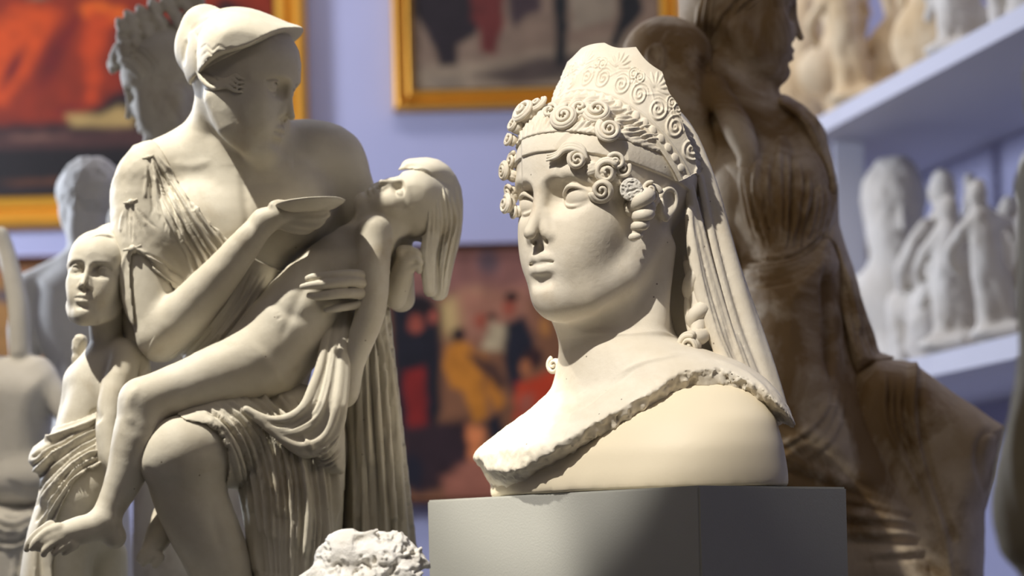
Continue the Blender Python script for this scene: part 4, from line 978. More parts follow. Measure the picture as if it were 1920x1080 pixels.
    S.inflate([(1450, 180), (1470, 176), (1500, 192), (1535, 225), (1556, 290), (1572, 350), (1574, 420), (1600, 500), (1622, 580), (1650, 660), (1682, 668), (1630, 700), (1600, 720), (1575, 640), (1566, 540), (1558, 470), (1520, 500), (1470, 520), (1500, 460), (1545, 400), (1545, 330), (1520, 270), (1490, 225), (1455, 205)], 30, 105, 55, sm=2)
    m = S.mesh(.0038); m.begin()
    m.fan([(1458, 192), (1500, 220), (1535, 290), (1548, 380), (1510, 470)], [(1480, 180), (1530, 215), (1562, 300), (1568, 400), (1540, 480)], 4, 7, 7, seed=12, groove=1.2)
    m.fan([(1570, 480), (1585, 580), (1610, 690)], [(1600, 500), (1625, 590), (1655, 665)], 4, 7, 7, seed=13, groove=1.2); m.finish(); mesh_np('mantle', m.V, m.Q, M_BROWN, rt)
    # the broad block of cloth at the knee
    S = Sculpt(f)
    S.inflate([(1600, 700), (1640, 668), (1700, 676), (1716, 682), (1735, 696), (1800, 745), (1888, 800), (1880, 840), (1868, 900), (1848, 960), (1846, 1060), (1840, 1170), (1560, 1170), (1560, 900), (1570, 780)], 30, 150, 60, sm=0)
    m = S.mesh(.0042); m.smooth(2); m.begin()
    m.stroke([(1712, 690), (1712, 780), (1730, 880), (1768, 1000), (1780, 1080)], 11, 12, taper=(0, 0)); m.stroke([(1725, 700), (1726, 790), (1748, 890), (1790, 1010)], 9, -10, taper=(0, 0)); m.stroke([(1690, 720), (1695, 800), (1740, 930), (1762, 1010)], 9, -9)
    m.fan([(1650, 700), (1655, 800), (1720, 920), (1750, 1000)], [(1700, 700), (1700, 800), (1745, 930), (1765, 1020)], 3, 9, 10, seed=14, groove=1.2)
    m.stroke([(1880, 815), (1850, 812), (1835, 850), (1845, 930)], 14, -8); m.fan([(1600, 1000), (1680, 1040), (1760, 1050)], [(1600, 1060), (1680, 1080), (1780, 1080)], 3, 12, 5, seed=15)
    m.disp(fbm(m.V, .06, 3) * .0018); m.finish(); mesh_np('draped_seat', m.V, m.Q, M_BROWN, rt)
    pedestal('pedestal', f.p(1380, 0)[0], f.p(1850, 0)[0], 4.98, bot + .01, .5, M_PEDESTAL, rt)
    log('robed done')
if want('right'): make_robed()
# ------------------------------------------------------------------ other casts standing around
def make_profile():
    f = Pix(5.15); rt = empty('crowned_statue', np.array([f.p(330, 1080)[0], 5.2, 0]), 'grey plaster statue in left-facing profile with a leafy crown, behind the seated woman', 'statue')
    hw = Head(f.p(318, 156, 0), rotm(86, -14, -4), 8.9 * f.s)
    S = Sculpt(f); face(S, hw, ears=False, lids=False)
    S.cap([(330, 200, 20, 52), (345, 270, 20, 52), (350, 350, 20, 70)], 20); S.cap([(260, 420, 20, 60), (350, 380, 30, 80), (470, 400, 30, 70)], 40)
    S.cap([(360, 480, 30, 110), (360, 800, 30, 110), (360, 1170, 30, 110)], 30)
    hl, hh = boxpx(f, 200, 90, 330, 290, -90, 90)
    cut_floor(S, f.p(0, 1170)[2]); pedestal('pedestal', f.p(225, 0)[0], f.p(495, 0)[0], 5.28, f.p(0, 1170)[2] + .002, .44, M_PEDESTAL, rt)
    m = S.mesh(.0048, fine=[(hl, hh, .0024)]); m.begin(); m.finish(); mesh_np('figure', m.V, m.Q, M_DUSTY, rt)
    S = Sculpt(f); S.ell((0, -1.4, 3.4), (8.0, 9.6, 8.6), f=hw)
    S.cap([(222, 108, -20, 18), (232, 92, -30, 18), (245, 120, -45, 18), (262, 140, -50, 16)], 8, sm=3); S.cap([(218, 128, 0, 15), (214, 120, 10, 14)], 8)
    S.inflate([(200, 150), (232, 128), (262, 158), (268, 200), (260, 270), (200, 270)], 0, 900, 2, 6, 'sub')
    m = S.mesh(.003); m.begin(); m.fan([(212, 120), (240, 118), (270, 150)], [(230, 90), (270, 95), (300, 130)], 5, 5, 5, seed=2, groove=1.0); m.finish(); mesh_np('hair', m.V, m.Q, M_DUSTY, rt)
    S = Sculpt(f)
    rr_ = np.random.default_rng(8)
    for (x, y) in [(234, 50), (236, 76), (250, 36), (256, 58), (262, 80), (272, 26), (280, 48), (288, 70), (294, 14), (304, 38), (314, 60), (318, 6), (332, 26), (344, 48), (340, -4), (358, 14), (370, 38), (372, 0)]:
        for d in (-38, 0, 36): S.cap([(x, y+6, d, 13), (x - 7, y - 4, d + rr_.uniform(-6, 6), 11), (x - 12, y - 12, d, 6)], 4)
    m = S.mesh(.003); m.begin(); m.disp(fbm(m.V, .012, 3) * .0012); m.finish(); tag(mesh_np('crown', m.V, m.Q, M_DUSTY, rt), 'knobbly crown of leaves')
def cut_floor(S, z):
    lo, hi = S.bounds(); S.custom(lambda X, Y, Z, D: np.maximum(D, np.float32(z) - Z), lo - .02, hi)
def make_youth():
    f = Pix(5.9); rt = empty('bare_shouldered_statue', np.array([f.p(140, 1080)[0], 5.95, 0]), 'pale bluish plaster youth with head turned away, leftmost head behind the standing child', 'statue')
    hw = Head(f.p(166, 372, 0), rotm(128, -8, -4), 6.6 * f.s)
    S = Sculpt(f); face(S, hw, lids=False)
    S.cap([(168, 410, 10, 34), (162, 470, 10, 34), (160, 520, 15, 44)], 14)
    S.cap([(66, 545, 10, 38), (130, 510, 10, 36), (200, 505, 10, 40), (260, 540, 10, 40)], 24)
    S.inflate([(60, 520), (130, 480), (230, 480), (280, 560), (260, 700), (240, 900), (240, 1170), (60, 1170), (90, 900), (100, 720), (60, 620)], 10, 75, 60, 10)
    S.cap([(58, 550, 5, 34), (44, 620, 0, 30), (50, 700, -20, 28)], 14)
    cut_floor(S, f.p(0, 1170)[2]); pedestal('pedestal', f.p(40, 0)[0], f.p(290, 0)[0], 5.92, f.p(0, 1170)[2] + .002, .36, M_PEDESTAL, rt)
    m = S.mesh(.0045); m.begin(); m.finish(); mesh_np('figure', m.V, m.Q, M_PALE, rt)
    S = Sculpt(f); S.ell((0, -1.4, 2.6), (8.1, 9.6, 8.9), f=hw); m = S.mesh(.0038); m.begin(); m.disp(fbm(m.V, .018, 3)*.0035); m.finish(); mesh_np('hair', m.V, m.Q, M_PALE, rt)
    S = Sculpt(f); S.inflate([(100, 640), (130, 640), (190, 720), (230, 760), (240, 900), (240, 1170), (70, 1170), (90, 900), (96, 760)], 0, 80, 50, 10)
    m = S.mesh(.0048); m.begin(); m.fan([(100, 650), (130, 720), (150, 800)], [(125, 642), (180, 715), (225, 765)], 5, 6, 6, seed=3, groove=1.1); m.finish(); mesh_np('mantle', m.V, m.Q, M_PALE, rt)
def make_torso():
    f = Pix(5.35); rt = empty('nude_torso_statue', np.array([f.p(40, 1080)[0], 5.4, 0]), 'pale plaster nude torso with cloth round the hips, cut by the left picture edge', 'statue')
    S = Sculpt(f)
    S.inflate([(-110, 700), (-50, 668), (60, 672), (104, 690), (112, 740), (98, 800), (104, 860), (118, 900), (100, 950), (40, 960), (-110, 960), (-100, 800)], 20, 90, 75, 0)
    S.cap([(70, 702, -10, 34), (105, 745, -30, 26), (140, 800, -50, 20)], 16); S.cap([(38, 660, -10, 20), (34, 570, 0, 20), (14, 480, 10, 17), (2, 440, 10, 15)], 14, sm=3)
    S.ell((50, 900, -40), (64, 40, 36), 30); ht = Head(f.p(-62, 560, 10), rotm(20, 6, -6), 6.8 * f.s); face(S, ht); S.cap([(-60, 610, 15, 28), (-50, 690, 20, 40)], 16); S.cap([(-80, 700, 10, 36), (-130, 780, 0, 28), (-120, 880, -20, 22)], 16, sm=3)
    pedestal('pedestal', f.p(-140, 0)[0], f.p(130, 0)[0], 5.36, f.p(0, 1150)[2], .36, M_PEDESTAL, rt)
    m = S.mesh(.0045); m.begin(); m.stroke([(10, 900), (60, 925), (110, 905)], 10, -6); m.finish(); mesh_np('figure', m.V, m.Q, M_PALE, rt)
    S = Sculpt(f); S.inflate([(-80, 912), (0, 936), (60, 944), (116, 908), (112, 960), (96, 1020), (90, 1170), (-120, 1170), (-120, 960)], 10, 105, 60, 0, sm=2)
    m = S.mesh(.0048); m.begin(); m.fan([(-40, 925), (30, 960), (110, 915)], [(-40, 1020), (30, 1030), (100, 980)], 5, 8, 9, seed=4, groove=1.2); m.fan([(20, 1020), (10, 1170)], [(90, 1020), (80, 1170)], 4, 8, 8, seed=5, groove=1.1); m.finish(); mesh_np('hip_cloth', m.V, m.Q, M_PALE, rt)
def make_fragment():
    f = Pix(3.72); P = f.p(690, 1100, 0)
    rt = empty('bearded_head', np.array([P[0], P[1], 0]), 'small white plaster bearded head tipped back, low beside the grey plinth', 'bust')
    S = Sculpt(f); h = Head(f.p(672, 1064, 5), rot_axes((.10, -.45, .86), (-.95, -.1, .3)), 7.6 * f.s); face(S, h, ears=True)
    for i, (x, y, d, r) in enumerate([(740, 1030, 0, 32), (765, 1050, 0, 32), (720, 1050, -40, 30), (755, 1080, -30, 36), (700, 1090, -55, 30), (640, 1110, -20, 60), (720, 1120, 0, 70), (610, 1085, -20, 36), (580, 1100, -10, 30)]): S.ell((x, y, d), (r, r, r*.9), 12)
    S.cap([(640, 1120, 0, 60), (700, 1160, 0, 90)], 20); cut_floor(S, f.p(0, 1112)[2])
    m = S.mesh(.0021); m.begin()
    r = np.random.default_rng(5)
    for i in range(110):
        x, y = r.uniform(600, 800), r.uniform(1000, 1080); a = r.uniform(0, 6.28); q = r.uniform(6, 13)
        if x < 715 and y < 1045 and x > 620: continue
        m.stroke([(x - q*math.cos(a), y - q*math.sin(a)), (x + q*.4*math.sin(a), y - q*.4*math.cos(a)), (x + q*math.cos(a), y + q*math.sin(a))], 4.5, r.choice([-6, 4.5]), face=-.2, sm=3)
    m.disp(fbm(m.V, .014, 3) * .0022 * (np.abs(m.px-660) > 40)); m.finish(); mesh_np('head', m.V, m.Q, M_WHITE, rt)
    t = f.p(690, 1112, 0)[2] + .001; pedestal('pedestal', f.p(560, 0)[0], f.p(796, 0)[0], P[1], t, .24, M_PEDESTAL, rt)
def make_near():
    f = Pix(2.75); P = f.p(1990, 1000, 0)
    rt = empty('foreground_statue', np.array([P[0], P[1], 0]), 'blurred dim plaster figure with a rounded hip, cut by the right picture edge', 'statue')
    S = Sculpt(f); S.inflate([(1912, 300), (1908, 420), (1904, 560), (1908, 660), (1890, 780), (1866, 880), (1858, 960), (1876, 1040), (1916, 1090), (1930, 1200), (2120, 1200), (2150, 900), (2110, 600), (2090, 300)], 0, 95, 85, 0, sm=3)
    face(S, Head(f.p(1995, 170, 0), rotm(30, 0, 0), 9.5 * f.s)); S.cap([(1995, 230, 10, 42), (2000, 330, 0, 60)], 20); S.cap([(1940, 350, 0, 40), (2000, 330, 0, 50), (2070, 360, 0, 40)], 20); S.cap([(2085, 380, 0, 34), (2120, 560, -10, 28), (2060, 700, -60, 22)], 16, sm=3)
    S.cap([(2010, 1150, 0, 80), (2010, 1500, 0, 62), (2010, 2300, 0, 45)], 20)
    lo, hi = S.bounds(); S.custom(lambda X, Y, Z, D: np.maximum(D, .012 - Z), lo, hi)
    m = S.mesh(.006, lo=np.array([lo[0], lo[1], .0])); m.begin(); m.fan([(1915, 700), (1890, 860), (1930, 1060)], [(1990, 700), (1990, 900), (2000, 1060)], 3, 14, 8, seed=2); m.finish(); m.V[:, 2] = np.maximum(m.V[:, 2], .004)
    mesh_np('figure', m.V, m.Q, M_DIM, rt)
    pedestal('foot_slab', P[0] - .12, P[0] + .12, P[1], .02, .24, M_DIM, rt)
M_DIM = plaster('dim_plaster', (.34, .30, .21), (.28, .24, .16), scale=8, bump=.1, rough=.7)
if want('others'):
    make_profile(); make_youth(); make_torso(); make_fragment(); make_near(); log('others')
# ------------------------------------------------------------------ the gallery room, framed pictures, shelves of casts
WALL_Y = 8.9
def s2l(c): return tuple(((x/255.0)/12.92 if x/255.0 <= .04045 else ((x/255.0+.055)/1.055)**2.4) for x in c)
M_WALL = plain('lavender_wall', (.37, .37, .53), rough=.85, spec=.15, bump=.06, bscale=60, var=.04)
M_FLOOR = plain('stone_floor', (.22, .20, .18), rough=.5, var=.1)
M_CEIL = plain('ceiling_paint', (.45, .45, .50), rough=.9)
M_GOLD = plain('gilt_frame', (.72, .36, .045), rough=.38, spec=.5, metal=.55, bump=.3, bscale=40, var=.15)
M_GOLDD = plain('dark_gilt', (.30, .14, .02), rough=.45, spec=.5, metal=.4, var=.15)
M_DARKFRAME = plain('brown_frame', (.20, .09, .05), rough=.5, var=.1)
M_SHELF = plain('shelf_board', (.62, .62, .70), rough=.5)
def box(name, lo, hi, mat, parent=None):
    (x0, y0, z0), (x1, y1, z1) = lo, hi
    b = np.array([[x, y, z] for z in (z0, z1) for (x, y) in ((x0, y0), (x1, y0), (x1, y1), (x0, y1))]); q = [(0, 1, 5, 4), (1, 2, 6, 5), (2, 3, 7, 6), (3, 0, 4, 7), (4, 5, 6, 7), (3, 2, 1, 0)]
    return mesh_np(name, b, np.array(q), mat, parent, smooth=False)
def hexa(name, quad, z0, z1, mat, parent=None):
    b = np.array([[x, y, z] for z in (z0, z1) for (x, y) in quad]); q = [(0, 1, 5, 4), (1, 2, 6, 5), (2, 3, 7, 6), (3, 0, 4, 7), (4, 5, 6, 7), (3, 2, 1, 0)]
    return mesh_np(name, b, np.array(q), mat, parent, smooth=False)
VPX = -50.0; SLOPE = (VPX - 960) / F; XF = .1208 * 8.0          # shelf fronts: x = XF + SLOPE*(y-8)
def sx(y, off=0.0): return XF + SLOPE * (y - 8.0) + off
DEP = .64
def make_room():
    tag(box('floor', (-4, -1, -.1), (4.2, WALL_Y + .1, 0), M_FLOOR), kind='structure')
    tag(box('ceiling', (-4, -1, 5.7), (4.2, WALL_Y + .1, 5.8), M_CEIL), kind='structure')
    tag(box('wall_back', (-4, WALL_Y, 0), (4.2, WALL_Y + .1, 5.7), M_WALL), kind='structure')
    tag(box('wall_left', (-4.1, -1, 0), (-4, WALL_Y, 5.7), M_WALL), kind='structure')
    y0, y1 = -1.0, WALL_Y
    tag(hexa('wall_right', [(sx(y0, DEP), y0), (sx(y0, DEP + .1), y0), (sx(y1, DEP + .1), y1), (sx(y1, DEP), y1)], 0, 5.7, M_WALL), kind='structure')
if want('room'): make_room()
def srgb_mat(name, rough=.5):
    m, nt, b = mat_new(name, rough, .3); a = nt.nodes.new('ShaderNodeAttribute'); a.attribute_name = 'pigment'; nt.links.new(a.outputs['Color'], b.inputs['Base Color']); return m
M_CANVAS = srgb_mat('canvas_paint', .55)
def on_back(px, py, Y): 
    d = C_F + (px - 960.0) / F * C_R + (HY - py) / F * C_U; return C_O + d * ((Y - C_O[1]) / d[1])
def blob_color(gx, gy, base, items, seed=0):
    col = np.broadcast_to(np.array(s2l(base)), gx.shape + (3,)).copy()
    n = vnoise(gx/23.0 + seed*7, gy/17.0, np.zeros_like(gx) + seed); n2 = vnoise(gx/8.0, gy/60.0 + seed, np.zeros_like(gx) + .5)
    for it in items:
        if it[0] == 'e':
            _, cx, cy, rx, ry, rot, c, soft = it; a = R_(rot); dx = gx - cx; dy = gy - cy; u = (dx*math.cos(a) + dy*math.sin(a)) / rx; v = (-dx*math.sin(a) + dy*math.cos(a)) / ry
            k = np.clip((1 - np.sqrt(u*u + v*v) + .12*n) / soft, 0, 1)
        else:
            _, pts, c, soft = it; P = np.array(pts, float); ins = np.zeros(gx.shape, bool); best = np.full(gx.shape, 1e9)
            for i in range(len(P)):
                p, q = P[i], P[(i+1) % len(P)]; ab = q - p; t = np.clip(((gx-p[0])*ab[0] + (gy-p[1])*ab[1])/(ab@ab+1e-9), 0, 1); best = np.minimum(best, np.hypot(gx-p[0]-t*ab[0], gy-p[1]-t*ab[1]))
                if (p[1] > gy).any() or True: ins ^= ((p[1] > gy) != (q[1] > gy)) & (gx < (q[0]-p[0])*(gy-p[1])/(q[1]-p[1]+1e-12) + p[0])
            k = np.clip(.5 + (np.where(ins, best, -best) + 3*n) / soft, 0, 1)
        k = (k*k*(3-2*k))[..., None]; col = col*(1-k) + np.array(s2l(c))*k
    return np.clip(col * (1 + .16*n + .08*n2)[..., None], 0, 1)
def picture(name, label, cat, x0, y0, x1, y1, border, base, items, frame_mat, seed=0, step=5.0, thick=.07):
    """a framed canvas hung flat on the back wall; x0..y1 outer frame in picture pixels (as if seen square on)"""
    Yc = WALL_Y - .03
    A = on_back(x0, y1, Yc); B = on_back(x1, y0, Yc)
    # hung level: use a common scale on the wall
    k = Yc / F; cx, cy = (x0+x1)/2, (y0+y1)/2; C = on_back(cx, cy, Yc); X0, X1 = C[0] - (x1-x0)/2*k, C[0] + (x1-x0)/2*k; Z0, Z1 = C[2] - (y1-y0)/2*k, C[2] + (y1-y0)/2*k
    rt = empty(name, (float((X0+X1)/2), Yc, float(Z0)), label, cat)
    b = border * k; ix0, ix1, iz0, iz1 = X0+b, X1-b, Z0+b, Z1-b
    nx = int((x1-x0-2*border)/step)+2; ny = int((y1-y0-2*border)/step)+2
    gx, gz = np.meshgrid(np.linspace(ix0, ix1, nx), np.linspace(iz0, iz1, ny), indexing='ij')
    px = cx + (gx - C[0])/k; py = cy - (gz - C[2])/k
    col = blob_color(px, py, base, items, seed)
    V = np.stack([gx, np.full_like(gx, Yc - .005), gz], -1).reshape(-1, 3); ii = np.arange(nx*ny).reshape(nx, ny)
    Q = np.stack([ii[:-1, :-1], ii[1:, :-1], ii[1:, 1:], ii[:-1, 1:]], -1).reshape(-1, 4)
    o = mesh_np('canvas', V, Q, M_CANVAS, rt, smooth=False); at = o.data.color_attributes.new('pigment', 'FLOAT_COLOR', 'POINT')
    c4 = np.concatenate([col.reshape(-1, 3), np.ones((nx*ny, 1))], 1).astype(np.float32); at.data.foreach_set('color', c4.ravel())
    # moulding: swept profile, mitred
    prof = [(0, 0), (0, thick*.55), (.10, thick*.9), (.22, thick), (.34, thick*.75), (.42, thick*.42), (.52, thick*.38), (.62, thick*.7), (.74, thick*.78), (.88, thick*.5), (1.0, thick*.25), (1.0, 0)]
    V = []; 
    for (u, h) in prof:
        o_ = u * b
        for (x, z) in ((X0+o_, Z0+o_), (X1-o_, Z0+o_), (X1-o_, Z1-o_), (X0+o_, Z1-o_)): V.append((x, Yc + .03 - .004 - h, z))
    Q = []
    for i in range(len(prof)-1):
        for j in range(4): Q.append((i*4+j, i*4+(j+1) % 4, (i+1)*4+(j+1) % 4, (i+1)*4+j))
    mesh_np('frame', np.array(V), np.array(Q)[:, ::-1], frame_mat, rt, smooth=False)
    return rt
def make_pictures():
    picture('framed_painting', 'large gilt-framed painting of a red robe, top left of the back wall', 'painting', -720, -560, 571, 432, 62, (24, 12, 14), [
        ('p', [(-40, -10), (250, -30), (560, -20), (545, 60), (470, 40), (420, 10), (380, 40), (330, 30), (270, 110), (240, 160), (190, 200), (120, 232), (-60, 238)], (112, 30, 6), 26),
        ('p', [(-30, 40), (60, 5), (110, 30), (60, 120), (0, 200), (-40, 190)], (165, 56, 6), 40), ('e', 190, 30, 60, 26, 10, (196, 88, 12), .8), ('p', [(165, 20), (215, 30), (185, 120), (178, 200), (160, 195), (150, 100)], (158, 50, 8), 30),
        ('e', 95, 115, 34, 90, 25, (84, 12, 8), .9), ('e', 20, 130, 18, 70, 30, (90, 14, 8), .9), ('e', 240, 130, 20, 70, 20, (90, 12, 8), .9), ('e', 130, 60, 10, 60, 30, (90, 12, 8), .9), ('e', 215, 100, 9, 70, 5, (90, 14, 8), .9), ('e', 120, 212, 40, 12, -10, (96, 18, 10), .8),
        ('p', [(120, 222), (180, 222), (215, 205), (240, 220), (245, 245), (190, 248), (130, 244)], (148, 120, 70), 18), ('p', [(-60, 245), (330, 250), (330, 285), (-60, 285)], (60, 34, 30), 24), ('e', 60, 262, 90, 8, 0, (92, 62, 50), .9),
        ('p', [(-60, 285), (330, 285), (330, 345), (-60, 345)], (16, 8, 8), 20), ('e', 60, 345, 100, 12, 0, (74, 40, 20), .9), ('e', 70, 0, 40, 8, 0, (90, 80, 60), .9)], M_GOLD, 1)
    picture('framed_painting', 'small framed picture partly hidden at the left edge, below the red robe painting', 'painting', -420, 486, 120, 760, 16, (120, 78, 40), [('p', [(-100, 520), (70, 520), (60, 700), (-100, 700)], (128, 88, 40), 30), ('e', 20, 560, 60, 20, 10, (70, 58, 60), .8), ('e', 30, 520, 70, 14, 0, (140, 84, 50), .8)], M_DARKFRAME, 2)
    picture('framed_painting', 'gilt-framed painting of dark legs on pale ground, above the plaster head', 'painting', 731, -420, 1272, 203, 40, (112, 92, 76), [
        ('p', [(760, 120), (900, 118), (1060, 90), (1240, 60), (1240, 170), (760, 170)], (128, 112, 92), 40), ('p', [(880, 140), (1000, 108), (1120, 100), (1120, 140), (960, 160)], (66, 54, 48), 24), ('p', [(770, -200), (900, -200), (905, 20), (885, 65), (855, 80), (850, 118), (820, 120), (800, 60), (772, 20)], (30, 22, 26), 10),
        ('p', [(870, -100), (945, -100), (940, 40), (925, 100), (898, 98), (895, 50), (880, 30)], (84, 32, 28), 14), ('p', [(1026, -200), (1062, -200), (1060, 60), (1054, 130), (1034, 125), (1036, 60)], (18, 20, 22), 8), ('p', [(1150, -200), (1205, -200), (1200, 30), (1172, 60), (1148, 100), (1138, 90), (1158, 30)], (20, 20, 22), 8),
        ('p', [(945, -200), (1020, -200), (1010, 20), (985, 30), (960, 55), (950, 20)], (54, 40, 42), 14), ('p', [(1060, -200), (1160, -200), (1150, 40), (1070, 60)], (122, 108, 90), 14), ('e', 1100, 130, 120, 22, -8, (60, 52, 46), .8), ('e', 830, 150, 60, 12, 0, (110, 98, 84), .9)], M_GOLD, 3)
    picture('framed_painting', 'painting of a crowd in dark and ochre coats, between the woman and the plaster head', 'painting', 640, 455, 1360, 940, 10, (120, 78, 52), [
        ('p', [(640, 460), (1340, 460), (1340, 560), (640, 560)], (128, 84, 74), 40), ('e', 920, 490, 30, 40, 0, (88, 68, 70), .8), ('e', 900, 580, 70, 60, 0, (158, 130, 88), .9), ('e', 850, 590, 40, 60, 0, (170, 142, 92), .8), ('p', [(860, 540), (990, 540), (1000, 640), (870, 640)], (150, 100, 78), 40),
        ('e', 905, 600, 17, 20, 0, (140, 70, 50), .5), ('e', 958, 575, 17, 24, 0, (150, 74, 54), .5), ('e', 962, 556, 17, 12, 0, (40, 24, 20), .5), ('e', 925, 592, 12, 12, 0, (60, 32, 26), .6),
        ('p', [(940, 610), (985, 590), (1005, 640), (1000, 680), (960, 740), (945, 680)], (26, 26, 36), 14), ('p', [(920, 600), (950, 610), (945, 660), (905, 650)], (170, 150, 116), 16),
        ('p', [(735, 550), (800, 545), (830, 580), (828, 640), (826, 760), (810, 820), (740, 820)], (22, 20, 28), 16), ('e', 782, 600, 20, 24, 0, (140, 66, 50), .5), ('e', 815, 590, 13, 18, 0, (146, 72, 56), .5), ('e', 790, 570, 34, 20, 0, (24, 14, 16), .5), ('p', [(755, 690), (795, 680), (800, 800), (765, 810)], (116, 26, 22), 14),
        ('p', [(838, 650), (858, 634), (880, 640), (905, 690), (912, 780), (885, 795), (870, 730), (845, 720), (832, 690)], (178, 110, 34), 12), ('p', [(905, 660), (930, 700), (945, 760), (930, 770), (908, 720)], (170, 104, 34), 12), ('e', 862, 625, 17, 18, 30, (34, 22, 24), .5), ('p', [(876, 660), (930, 680), (950, 720), (935, 730), (900, 690)], (70, 44, 34), 12),
        ('p', [(970, 720), (1050, 690), (1060, 740), (1000, 790), (960, 790)], (178, 56, 26), 18), ('e', 1000, 672, 26, 26, 0, (48, 26, 26), .5), ('e', 985, 690, 14, 22, 0, (150, 90, 54), .6), ('e', 1025, 615, 14, 26, 0, (168, 110, 56), .6), ('e', 985, 760, 24, 40, 20, (150, 80, 60), .8),
        ('p', [(750, 800), (880, 780), (890, 860), (860, 905), (780, 920), (745, 900)], (44, 28, 32), 20), ('p', [(870, 790), (905, 800), (900, 850), (880, 870)], (206, 120, 70), 14), ('p', [(820, 890), (900, 850), (960, 880), (960, 935), (830, 930)], (150, 92, 72), 20), ('e', 770, 880, 26, 50, 0, (26, 24, 34), .6),
        ('p', [(905, 790), (935, 770), (945, 810), (920, 830)], (28, 26, 34), 12), ('p', [(1060, 700), (1340, 700), (1340, 935), (960, 935)], (70, 44, 34), 40)], M_DARKFRAME, 4)
if want('room'): make_pictures()
# ---- shelves
def shelf(px, py, label, th):
    d = C_F + (px - 960.0) / F * C_R + (HY - py) / F * C_U      # meet the vertical plane of the shelf fronts
    t = (XF - SLOPE * 8.0 - C_O[0] + SLOPE * C_O[1]) / (d[0] - SLOPE * d[1]); P = C_O + d * t; z = float(P[2])
    y0, y1 = 3.4, WALL_Y - .01
    o = hexa('shelf', [(sx(y0), y0), (sx(y0, DEP - .003), y0), (sx(y1, DEP - .003), y1), (sx(y1), y1)], z, z + th, M_SHELF); recenter(o); tag(o, label, 'shelf'); return z + th
def statuette_ops(kind, seed):
    r = np.random.default_rng(seed); f = Head(np.zeros(3), np.eye(3) * np.array([1, -1, 1]), .01)     # units of cm, standing on z=0
    S = Sculpt(f)
    if kind == 'bust':
        h = Head(np.array([0, 0, .36]), rotm(*r.uniform((-50, -8, -6), (60, 8, 6))), .0100); face(S, h, lids=False); S.ell((0, -1.0, 2.6), (8.4, 9.9, 9.2), 1, f=h)
        S.cap([(0, 0, 30, 6.5), (0, 0, 22, 6.5)], 3); S.ell((0, -1, 16), (17, 9, 9), 4); S.cap([(0, 0, 10, 6), (0, 0, 3, 7)], 3); S.ell((0, 0, 1.5), (9, 9, 2.2), 1)
    elif kind == 'group':
        S.ell((0, 0, 2.5), (19, 12, 3.2), 1)
        for k in range(3):
            x = -10 + 10*k + r.uniform(-2, 2); hgt = r.uniform(26, 38); lean = r.uniform(-6, 6)
            S.cap([(x-2, 0, 3, 3.4), (x-1+lean*.3, -1, hgt*.35, 4.2), (x+lean*.6, 0, hgt*.62, 5.2), (x+lean, 0, hgt*.82, 4.4)], 2, sm=2); S.cap([(x+4, 1, 3, 2.8), (x+2, 0, hgt*.4, 4)], 2)
            S.ell((x+lean*1.2, 0, hgt), (3.0, 3.3, 3.8), 1); S.cap([(x+lean-4, 0, hgt*.8, 2.2), (x+lean-9, -4, hgt*.62, 1.8), (x+lean-5-r.uniform(0, 5), -7, hgt*.5, 1.5)], 1.5, sm=2); S.cap([(x+lean+4, 0, hgt*.8, 2.2), (x+lean+9, -2, hgt*r.uniform(.7, 1.0), 1.8), (x+lean+11, -5, hgt*r.uniform(.6, 1.1), 1.4)], 1.5, sm=2)
    elif kind == 'seated':
        S.ell((0, 0, 6), (12, 10, 8), 3); S.cap([(0, 2, 14, 7), (1, 2, 26, 8), (2, 1, 36, 6)], 4, sm=2); S.ell((3, -1, 46), (4.4, 4.8, 5.6), 1.5); S.cap([(-4, -2, 15, 5), (-6, -13, 16, 4.6), (-6, -13, 3, 3.4)], 2); S.cap([(4, -2, 15, 5), (7, -12, 17, 4.6), (8, -11, 3, 3.4)], 2)
        S.cap([(-6, 1, 35, 3), (-12, -4, 25, 2.6), (-5, -11, 20, 2)], 2, sm=2); S.cap([(9, 1, 35, 3), (15, -2, 40, 2.5), (17, -4, 50, 2)], 2, sm=2); S.ell((0, 3, 12), (14, 9, 12), 3)
    elif kind == 'standing':
        S.ell((0, 0, 2), (10, 9, 2.8), 1); S.cap([(-3, 0, 3, 3.4), (-3, 0, 20, 4.6)], 2); S.cap([(4, -1, 3, 3.0), (3, -1, 20, 4.4)], 2); S.cap([(0, 0, 22, 6), (1, 0, 33, 6.4), (1, 0, 40, 6)], 3, sm=2); S.cap([(1, 0, 44, 2.6), (2, 0, 48, 3)], 1); S.ell((2, -.5, 52), (3.6, 4.0, 4.8), 1)
        S.cap([(-6, 0, 41, 3), (-11, -2, 32, 2.5), (-8, -7, 25, 2)], 2, sm=2); S.cap([(8, 0, 41, 3), (12, 0, 34, 2.5), (14, -4, 28, 2)], 2, sm=2); S.ell((3, 3, 16), (9, 6, 15), 3)
    m = S.mesh(.0075 if kind != 'bust' else .006); m.begin(); m.N = m.normals(); m.disp(fbm(m.V, .035, 3) * (.004 if kind != 'bust' else np.where(m.V[:, 2] > .375, .0045, .0012))); m.finish()
    m.V[:, 2] = np.maximum(m.V[:, 2], 0); return m
M_SHELFCAST = plaster('shelf_cast', (.74, .70, .64), (.62, .57, .50), scale=7, bump=.1, rough=.8)
M_CREAMCAST = plaster('cream_cast', (.76, .62, .42), (.64, .47, .27), scale=7, bump=.1, rough=.8)
